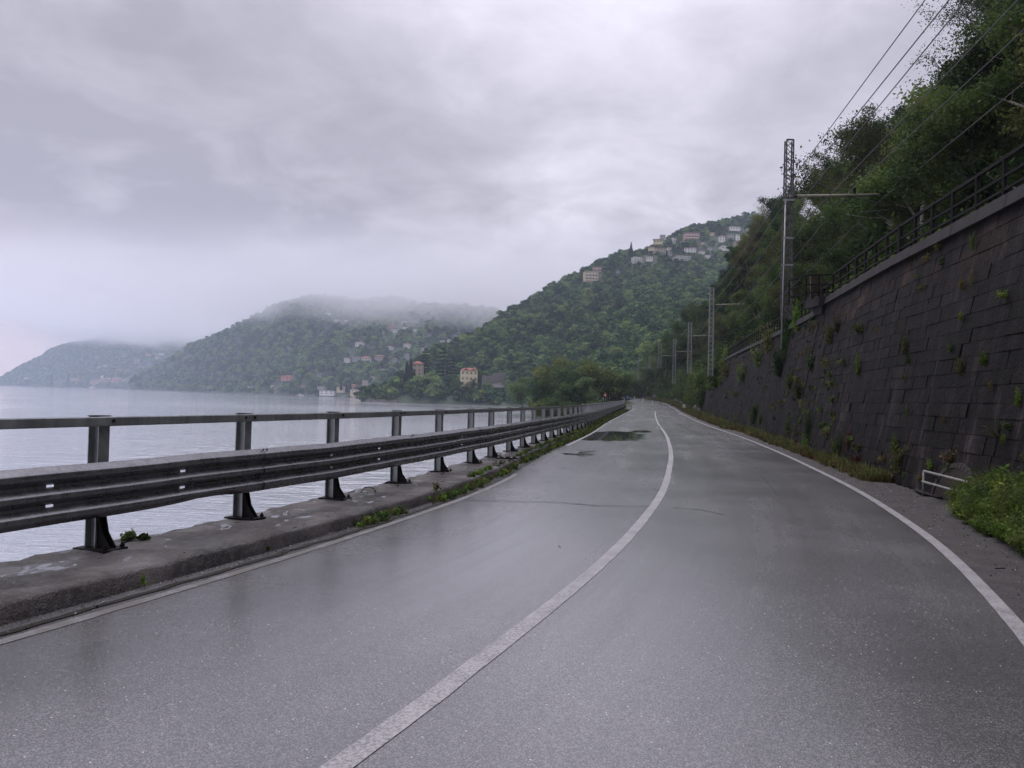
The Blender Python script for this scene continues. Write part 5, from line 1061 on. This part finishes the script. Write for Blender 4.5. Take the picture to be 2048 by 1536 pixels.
# ------------------------------------------------------------------ plants on and below the wall
def wplant(x, y, rpx, hpx, kind, label, up=.3):
    P, Y, h, j = wall_hit(x, y); k = Y / F; bm = wp[kind]; o = empty('wall_plant', tuple(P + np.array([-.05, 0, -hpx * k * up])), rng.uniform(0, 6.28)); s = rpx * k; o.scale = (s, s, hpx * k * 1.1); tag(o, label, 'plant')
    c_ = bm.copy(); COL.objects.link(c_); c_.parent = o
wp = {m_: bush_mesh(150 + i, 1, 1, n, sz, MAT[m_], name='foliage', stems=7) for i, (m_, n, sz) in enumerate((('leaf', 520, .11), ('leaf_dark', 700, .12), ('leaf_bright', 420, .12), ('leaf_olive', 460, .10), ('leaf_red', 400, .09), ('leaf_brown', 360, .08)))}
WP = [(1593, 645, 22, 44, 'leaf_bright', 'bright yellow-green bush just below the corbelled end of the coping'), (1570, 700, 22, 60, 'leaf_dark', 'dark ivy mass at the corner of the walls'), (1540, 690, 26, 50, 'leaf_olive', 'olive-green bush left of the dark ivy'), (1520, 720, 22, 40, 'leaf', 'green bush hanging left of the wall corner'), (1575, 665, 18, 50, 'leaf_dark', 'dark ivy behind the foot of the nearest mast'),
      (1562, 740, 16, 40, 'leaf_dark', 'lowest dark ivy at the wall corner'), (1662, 676, 18, 36, 'leaf_olive', 'faded bush on the wall under the corbel end'), (1676, 655, 14, 30, 'leaf_olive', 'small faded bush above its neighbour near the corbel'), (1722, 660, 24, 20, 'leaf_olive', 'straggling plant under the long wire on the wall'), (1625, 732, 16, 30, 'leaf', 'spiky green plant on the wall right of the corner'),
      (1581, 767, 14, 28, 'leaf', 'green tuft on the wall just right of the corner'), (1600, 785, 18, 40, 'leaf_olive', 'trailing weeds low on the wall by the corner'), (1718, 738, 9, 36, 'leaf_bright', 'narrow yellow-green plant growing from a joint'), (1692, 729, 5, 16, 'leaf', 'tiny tuft left of the narrow yellow-green plant'), (1813, 697, 15, 34, 'leaf_olive', 'grey-green tuft in the middle of the wall'),
      (1819, 722, 6, 16, 'leaf_dark', 'dark tuft hanging below the grey-green one'), (1927, 636, 9, 16, 'leaf', 'small plant high on the right part of the wall'), (2012, 592, 17, 12, 'leaf_bright', 'flat bright sprig near the right edge high on the wall'), (1924, 739, 15, 34, 'leaf_olive', 'thin drooping plant on the right part of the wall'), (1906, 699, 10, 16, 'leaf', 'small flowering tuft above the thin drooping plant'),
      (1971, 723, 16, 20, 'leaf_bright', 'bright leafy sprig on the right part of the wall'), (1987, 774, 7, 20, 'leaf_brown', 'dry brown tuft below the bright sprig'), (1817, 825, 4, 18, 'leaf_bright', 'slender yellow stalk on the lower wall'), (1892, 841, 9, 14, 'leaf_brown', 'dry tuft on the lower wall right of centre'), (2022, 855, 16, 16, 'leaf', 'climbing sprig low at the right edge'), (2012, 882, 8, 18, 'leaf_bright', 'bright sprig under the climbing one'),
      (2041, 803, 12, 28, 'leaf_bright', 'fern-like plant at the right edge of the picture'), (1811, 755, 7, 8, 'leaf', 'tiny sprig in the middle of the wall'), (1950, 490, 8, 30, 'leaf', 'plant hanging just under the coping at the upper right'), (1948, 560, 7, 40, 'leaf_brown', 'brown trailing weed below the hanging plant'), (1930, 572, 14, 24, 'leaf_brown', 'dead brown clump left of the trailing weed'),
      (1509, 838, 14, 34, 'leaf_dark', 'dark green bush at the foot of the set-back wall'), (1522, 843, 6, 20, 'leaf_bright', 'yellow-green sprig beside the dark foot bush'), (1678, 905, 17, 44, 'leaf', 'green weeds at the wall foot left of the reddish ones'), (1699, 893, 8, 44, 'leaf_red', 'reddish creeper climbing from the wall foot'), (1715, 925, 26, 20, 'leaf_red', 'reddish-brown low weeds along the wall foot'),
      (1655, 918, 16, 14, 'leaf_red', 'small reddish weeds left along the wall foot'), (1794, 897, 14, 28, 'leaf_bright', 'round bright head of a climbing weed'), (1801, 930, 22, 50, 'leaf_olive', 'tall straggly weed at the wall foot left of the pipe railing'), (1864, 934, 12, 16, 'leaf_bright', 'bright tuft behind the pipe railing'), (1755, 946, 12, 14, 'leaf', 'small green tuft at the wall foot'), (1618, 869, 10, 60, 'leaf', 'narrow green creeper up the wall foot'),
      (1616, 893, 12, 26, 'leaf_bright', 'bright weed at the bottom of the narrow creeper'), (1576, 855, 8, 18, 'leaf_bright', 'yellowish weed at the foot near the corner'), (1488, 752, 24, 34, 'leaf', 'green bush on the set-back wall'), (1455, 745, 22, 30, 'leaf_olive', 'olive bush on the set-back wall'), (1430, 742, 20, 30, 'leaf', 'leafy bush round the foot of the second mast'), (1475, 790, 14, 14, 'leaf_olive', 'thin weeds midway up the set-back wall'),
      (1400, 765, 22, 36, 'leaf', 'green bush at the far end of the set-back wall'), (1845, 960, 12, 16, 'leaf_brown', 'rusty dry weeds by the post of the pipe railing'), (1850, 990, 14, 14, 'leaf_brown', 'dry weeds under the pipe railing'), (1775, 958, 24, 12, 'leaf_brown', 'dry brown weeds at the edge of the verge'), (1560, 880, 14, 14, 'leaf_brown', 'brown weeds at the wall foot by the corner')]
for a in WP: wplant(*a)
# small growth along the joints of both walls
mo = []
for k in range(2600):
    Y = 9 + 90 * rng.random() ** 1.3; Hh = float(ZT(Y)) - float(ZR(Y)) - .35; h = Hh * rng.random() ** .8; q = vnoise(np.array([Y / 3.1]), np.array([h / 1.3]), 91)[0] + .5
    if rng.random() > max(0, q - .42) * 1.5 + (.25 if h < .8 else 0) + (.25 if 27 < Y < 36 else 0): continue
    mo.append(wall_pt(Y, h, 0 if Y < JOG else .45, .01))
scatter('joint_weeds', mo, rng.uniform(.25, 1.0, len(mo)) ** 1.5, [bush_mesh(160 + i, .30, .26, 110, .05, MAT[m_], stems=5) for i, m_ in enumerate(('leaf_olive', 'leaf', 'leaf_brown', 'leaf_dark'))] + [tuft_mesh(165, .2, .3, 24, .012, MAT['leaf_olive'], 1.2)], 'small mosses and sprigs rooted in the joints of the dark walls', 'weeds', tilt=.9)
# verge grass along the wall foot
gt = [tuft_mesh(170, .16, .30, 26, .012, MAT['leaf']), tuft_mesh(171, .18, .26, 26, .012, MAT['leaf_brown']), tuft_mesh(172, .16, .34, 26, .014, MAT['leaf_olive']), bush_mesh(173, .24, .16, 260, .030, MAT['leaf_olive'], stems=6), tuft_mesh(174, .2, .2, 26, .012, MAT['leaf_brown']), tuft_mesh(175, .14, .2, 22, .012, MAT['leaf_red'])]
vg = []; vs = []
for k in range(3600):
    Y = 17 + 215 * rng.random() ** 1.5; w = float(XW(Y) - XR(Y)); f = .52 + .5 * rng.random() ** .7 if Y < 45 else .30 + .72 * rng.random() ** .8
    if rng.random() > .4 + .6 * (vnoise(np.array([Y / 2.2]), np.array([f * 2]), 77)[0] + .5): continue
    vg.append((float(XR(Y)) + w * f, Y, float(ZR(Y)) - .06)); vs.append(rng.uniform(.5, 1.25) * (1 + Y / 90))
scatter('verge_weeds', vg, vs, gt, 'brownish and green weeds along the foot of the wall', 'weeds', tilt=.3)
# grit and dead leaves on the verge and along the kerb
def chip(seed, mt):
    r = np.random.default_rng(seed); m = MB(); v = [Vector((math.cos(a), math.sin(a), 0)) * r.uniform(.7, 1.2) for a in np.arange(6) * 1.047]; m.add([tuple(q) for q in v] + [tuple(q * .6 + Vector((0, 0, r.uniform(.4, .9)))) for q in v], [(i, (i + 1) % 6, 6 + (i + 1) % 6, 6 + i) for i in range(6)] + [tuple(range(6, 12))]); return m.build('chip', MAT[mt], None, link=False)
gr = []; gs = []
for k in range(2600):
    Y = 5 + 40 * rng.random() ** 1.4; f = .06 + .94 * rng.random() ** .8
    gr.append((float(XR(Y)) + float(XW(Y) - XR(Y)) * f, Y, -.004 - .05 * f + .004)); gs.append(rng.uniform(.004, .013) * (1.8 if rng.random() < .05 else 1))
for k in range(500):
    Y = 4.5 + 26 * rng.random(); a_, b_, _z = off(XL, np.array([Y]), rng.uniform(-.32, -.10), 0); gr.append((float(a_[0]), float(b_[0]), .010)); gs.append(rng.uniform(.004, .012))
scatter('verge_grit', gr, gs, [chip(1, 'coping'), chip(2, 'greyw'), chip(3, 'concrete'), chip(4, 'stone')], 'loose grit along the verge and the kerb', 'grit', tilt=.4)
# big green mass at the right edge
gm = [tuft_mesh(180, .2, .46, 70, .008, MAT['leaf_bright'], 1.1), tuft_mesh(181, .2, .40, 70, .008, MAT['leaf'], 1.1), tuft_mesh(184, .2, .50, 50, .008, MAT['leaf_olive'], 1.2), bush_mesh(182, .34, .36, 500, .048, MAT['leaf_bright'], stems=9), bush_mesh(183, .34, .34, 600, .036, MAT['leaf'], stems=9)]
mg = []; ms = []
for k in range(2600):
    Y = rng.uniform(5.2, 13.4); xr = float(XW(Y)) + .15; width = np.interp(Y, [5, 7, 8.5, 10, 11.5, 12.4, 13.4], [1.50, 1.25, 1.2, 1.1, .85, .5, .1]); d = width * rng.random() ** .8
    hg = .58 * (1 - (d / max(width, .1)) ** 1.3) * min(1, (13.4 - Y) / 2.2) + .0; edge_n = vnoise(np.array([Y * 1.6]), np.array([3.3]), 12)[0] * .5
    if d > width + edge_n * .6: continue
    mg.append((xr - width * rng.random() ** .6 * 0 - (width - d) * 0 - d, Y, max(0, hg * rng.random() ** .5) - .03)); ms.append(rng.uniform(.5, 1.25) * (.55 + .45 * (1 - d / width)))
scatter('roadside_greenery', mg, ms, gm, 'lush green grass and brambles against the wall at the right edge', 'greenery', tilt=.35)
# weeds in the gutter and on the plinth on the lake side
kg = []; ks = []
for k in range(2700):
    Y = 9.3 + 92 * rng.random() ** 1.25; q = vnoise(np.array([Y / 1.1]), np.array([.5]), 31)[0] + .5
    if Y < 24 and rng.random() > (q - .25) * 1.6: continue
    o_ = -.36 + .16 * rng.random() if Y < 14 else (-.5 + .34 * rng.random()); x_, y_, z_ = off(XL, np.array([Y]), o_, 0); kg.append((float(x_[0]), float(y_[0]), float(ZR(Y)) + (.0 if o_ > -.4 else .12))); ks.append(rng.uniform(.3, .62) * (1 + Y / 60))
scatter('gutter_weeds', kg, ks, [bush_mesh(190, .20, .13, 170, .034, MAT['leaf_bright'], stems=5), bush_mesh(191, .22, .14, 190, .032, MAT['leaf'], stems=5), tuft_mesh(193, .16, .16, 26, .012, MAT['leaf']), tuft_mesh(192, .14, .26, 30, .010, MAT['leaf_olive'])], 'low weeds growing in the gutter along the kerb', 'weeds', tilt=.3)
def clump(x, y, z, r_, h_, n, sz, mt, label, seed):
    a, b = on(x, y, z); o = bush_mesh(seed, r_, h_, n, sz, MAT[mt], name='weed_clump', stems=6, aspect=1.25); COL.objects.link(o); o.location = (a, b, z); tag(o, label, 'plant')
clump(258, 1079, .16, .13, .075, 90, .045, 'leaf', 'leafy green weed on the plinth beside the nearest post', 300); clump(285, 1078, .16, .10, .04, 50, .04, 'leaf_dark', 'darker end of weeds trailing right of the nearest post', 301)
clump(287, 1172, .02, .03, .09, 9, .05, 'leaf_bright', 'single seedling growing from the kerb near the lower left', 302); clump(535, 1098, .05, .05, .03, 14, .03, 'leaf', 'little sprig on the kerb left of centre', 303); clump(873, 978, .16, .10, .13, 60, .04, 'leaf_olive', 'grassy tuft on the plinth inside the kerb', 304); clump(843, 1000, .03, .2, .10, 80, .05, 'leaf_bright', 'bright weeds in the gutter where the line ends', 305)

# ------------------------------------------------------------------ small things by the road
def delin(x, yb, yt, D, label):
    p = at(x, yb, D); h = (yb - yt) * D / F; root = empty('delineator_post', tuple(p)); tag(root, label, 'marker post'); m = MB(); m.add([(-.07, -.05, 0), (.07, -.05, 0), (.07, .05, 0), (-.07, .05, 0), (-.07, -.05, h), (.07, -.05, h * .93), (.07, .05, h * .93), (-.07, .05, h)], [(3, 2, 1, 0), (4, 5, 6, 7), (0, 1, 5, 4), (1, 2, 6, 5), (2, 3, 7, 6), (3, 0, 4, 7)]); m.build('body', MAT['white'], root); m = MB(); m.box((0, 0, h * .78), (.148, .108, h * .14)); m.build('black_band', MAT['iron'], root)
delin(1305, 808, 801, 132, 'white marker post standing in the verge grass before the bend'); delin(1286, 803, 795, 150, 'greyish striped marker post left of the white one'); delin(1269, 797, 792, 205, 'farthest tiny marker post at the bend')
p = at(1368.5, 815, 96); ks_ = empty('kilometre_stone', tuple(p)); tag(ks_, 'small white stone marker at the foot of the wall', 'marker stone'); m = MB(); m.box((0, 0, .12), (.34, .16, .24)); m.tube([(0, -.08, .24), (0, .08, .24)], .17, 12); m.build('stone', MAT['white'], ks_)
p = at(1250, 797, 190); po = empty('thin_pole', tuple(p)); tag(po, 'thin grey pole standing at the bend of the road', 'pole'); m = MB(); m.tube([(0, 0, -.5), (0, 0, 2.9)], .05, 6); m.build('shaft', MAT['mast'], po)
p = at(1210, 797, 150); sg = empty('warning_sign', tuple(p), .5); tag(sg, 'tilted white sign with a red edge half hidden by bushes at the lay-by', 'sign'); m = MB(); m.box((0, .03, .0), (.05, .05, 2.2)); m.build('pole', MAT['mast'], sg)
m = MB(); m.add([(-.5, 0, .5), (.5, 0, .3), (.05, 0, 1.3), (-.5, .02, .5), (.5, .02, .3), (.05, .02, 1.3)], [(0, 1, 2), (5, 4, 3), (0, 3, 4, 1), (1, 4, 5, 2), (2, 5, 3, 0)]); m.build('red_edge', simple('sign_red', (.5, .04, .03), .5), sg)
m = MB(); m.add([(-.3, -.01, .58), (.3, -.01, .46), (.05, -.01, 1.05)], [(0, 1, 2)]); m.build('white_face', MAT['white'], sg)
# parked cars at the lay-by
def car(x, y, D, mat, label, rz):
    p = at(x, y, D); root = empty('parked_car', tuple(p), rz); tag(root, label, 'car'); prof = [(-2.0, .3), (-2.05, .75), (-1.5, .92), (-.9, 1.38), (.7, 1.42), (1.3, .95), (1.95, .85), (2.05, .5), (2.0, .3)]; n = len(prof); m = MB()
    m.add([(a, -.8 + (.12 if z > 1.2 else 0), z) for a, z in prof] + [(a, .8 - (.12 if z > 1.2 else 0), z) for a, z in prof], [tuple(reversed(range(n))), tuple(range(n, 2 * n))] + [(k, (k + 1) % n, n + (k + 1) % n, n + k) for k in range(n)]); m.build('body', mat, root)
    m = MB(); m.box((-.1, 0, 1.13), (1.7, 1.56, .32)); m.build('windows', MAT['iron'], root)
    for sx in (-1.25, 1.25):
        for sy in (-.78, .78): m = MB(); m.tube([(sx, sy - .1, .32), (sx, sy + .1, .32)], .32, 14); m.build('wheel', MAT['iron'], root)
car(1233, 801.5, 186, MAT['white'], 'small white car parked behind the lay-by railing', .5); car(1246, 800.5, 196, simple('blue_grey_car', (.16, .22, .34), .3), 'blue-grey car parked right of the white one at the lay-by', .4)
# litter
a, b = on(1013, 918, .16); o = MB(); o.box((0, 0, .015), (.55, .14, .03)); o.box((.05, .03, .04), (.35, .05, .02)); q = o.build('plank', MAT['iron']); q.location = (a, b, .165); q.rotation_euler = (0, 0, .1); tag(q, 'dark broken strip lying on the plinth by the guardrail posts', 'debris')
for kx in (-.2, -.05, .12): m = MB(); m.box((a + kx, b - .03, .205), (.05, .03, .012)); m.build('label_scrap', MAT['white'], None).parent = q; 
for ch in q.children: ch.matrix_parent_inverse = (Matrix.Translation((a, b, .165)) @ Matrix.Rotation(.1, 4, 'Z')).inverted()
m = MB(); P = [Vector((*on(x, y, .165), .165 + z)) for x, y, z in ((722, 985, 0), (728, 978, .02), (738, 976, .02), (748, 979, .01), (752, 984, 0))]; m.tube(P, .008, 5); tag(m.build('cable_loop', MAT['iron'], None, True), 'black cable loop lying at the lakeward edge of the plinth', 'cable')
m = MB(); a, b = on(1120, 1094); m.add([(a - .02, b - .01, .004), (a + .02, b, .012), (a + .012, b + .025, .006), (a - .015, b + .02, .014)], [(0, 1, 2, 3)]); tag(m.build('fallen_leaf', MAT['crack']), 'single dark leaf lying on the left lane', 'leaf')
m = MB(); a, b = on(2000, 1139); m.tube([(a - .05, b, .01), (a + .06, b + .01, .014)], .006, 5); tag(m.build('twig', MAT['iron']), 'short dark stick on the verge at the right edge', 'stick')

# ------------------------------------------------------------------ haze and low cloud
def vol_box(name, x0, x1, y0, y1, z0, z1, mat):
    m = MB(); m.box(((x0 + x1) / 2, (y0 + y1) / 2, (z0 + z1) / 2), (x1 - x0, y1 - y0, z1 - z0)); return tag(m.build(name, mat), kind='stuff')
t = NT('pale_haze'); v = t.n('ShaderNodeVolumePrincipled', {'Color': (.62, .71, .86, 1), 'Density': .00021, 'Anisotropy': .3}); t.t.links.new(v.outputs[0], t.out.inputs[1])
vol_box('haze', -3900, 2300, -400, 4700, LAKE - 5.2, 330, t.m)
t = NT('low_cloud_vapour'); v = t.coord('Object'); f = t.noise(t.mapv(v, (.0052, .0052, .0085)), 1., 4, .6, .4)
sps = t.n('ShaderNodeSeparateXYZ', {0: v}); sp = sps.outputs[2]
hgt = t.math('DIVIDE', t.math('SUBTRACT', sp, 105.), 130.)
def edge0(sock, a, b): return t.n('ShaderNodeMapRange', {0: sock, 1: a, 2: b, 3: 0., 4: .36}, interpolation_type='SMOOTHSTEP').outputs[0]
den = t.math('MULTIPLY', t.math('SUBTRACT', t.math('ADD', edge0(sps.outputs[0], -480., -80.), t.math('ADD', t.math('MULTIPLY', t.math('MINIMUM', hgt, .75), .95), t.math('MULTIPLY', f, 1.5))), 1.06, False), .021)
def edge(sock, a, b): return t.n('ShaderNodeMapRange', {0: sock, 1: a, 2: b, 3: 0., 4: 1.}, interpolation_type='SMOOTHSTEP').outputs[0]
for q in (edge(sp, 290., 175.), edge(sps.outputs[0], -1750., -1250.), edge(sps.outputs[0], 720., 250.), edge(sps.outputs[1], 960., 1250.), edge(sps.outputs[1], 3580., 3000.)): den = t.math('MULTIPLY', den, q)
den = t.math('MAXIMUM', den, 0.)
v = t.n('ShaderNodeVolumePrincipled', {'Color': (.97, .97, 1., 1), 'Density': den, 'Anisotropy': .75}); t.t.links.new(v.outputs[0], t.out.inputs[1])
lc = vol_box('low_cloud', -1760, 730, 950, 3600, 105, 329, t.m)
lc.data.materials[0].cycles.volume_interpolation = 'LINEAR' if hasattr(lc.data.materials[0].cycles, 'volume_interpolation') else None
c.volume_step_rate = 3.0; c.volume_max_steps = 48
print('objects', len(bpy.data.objects))
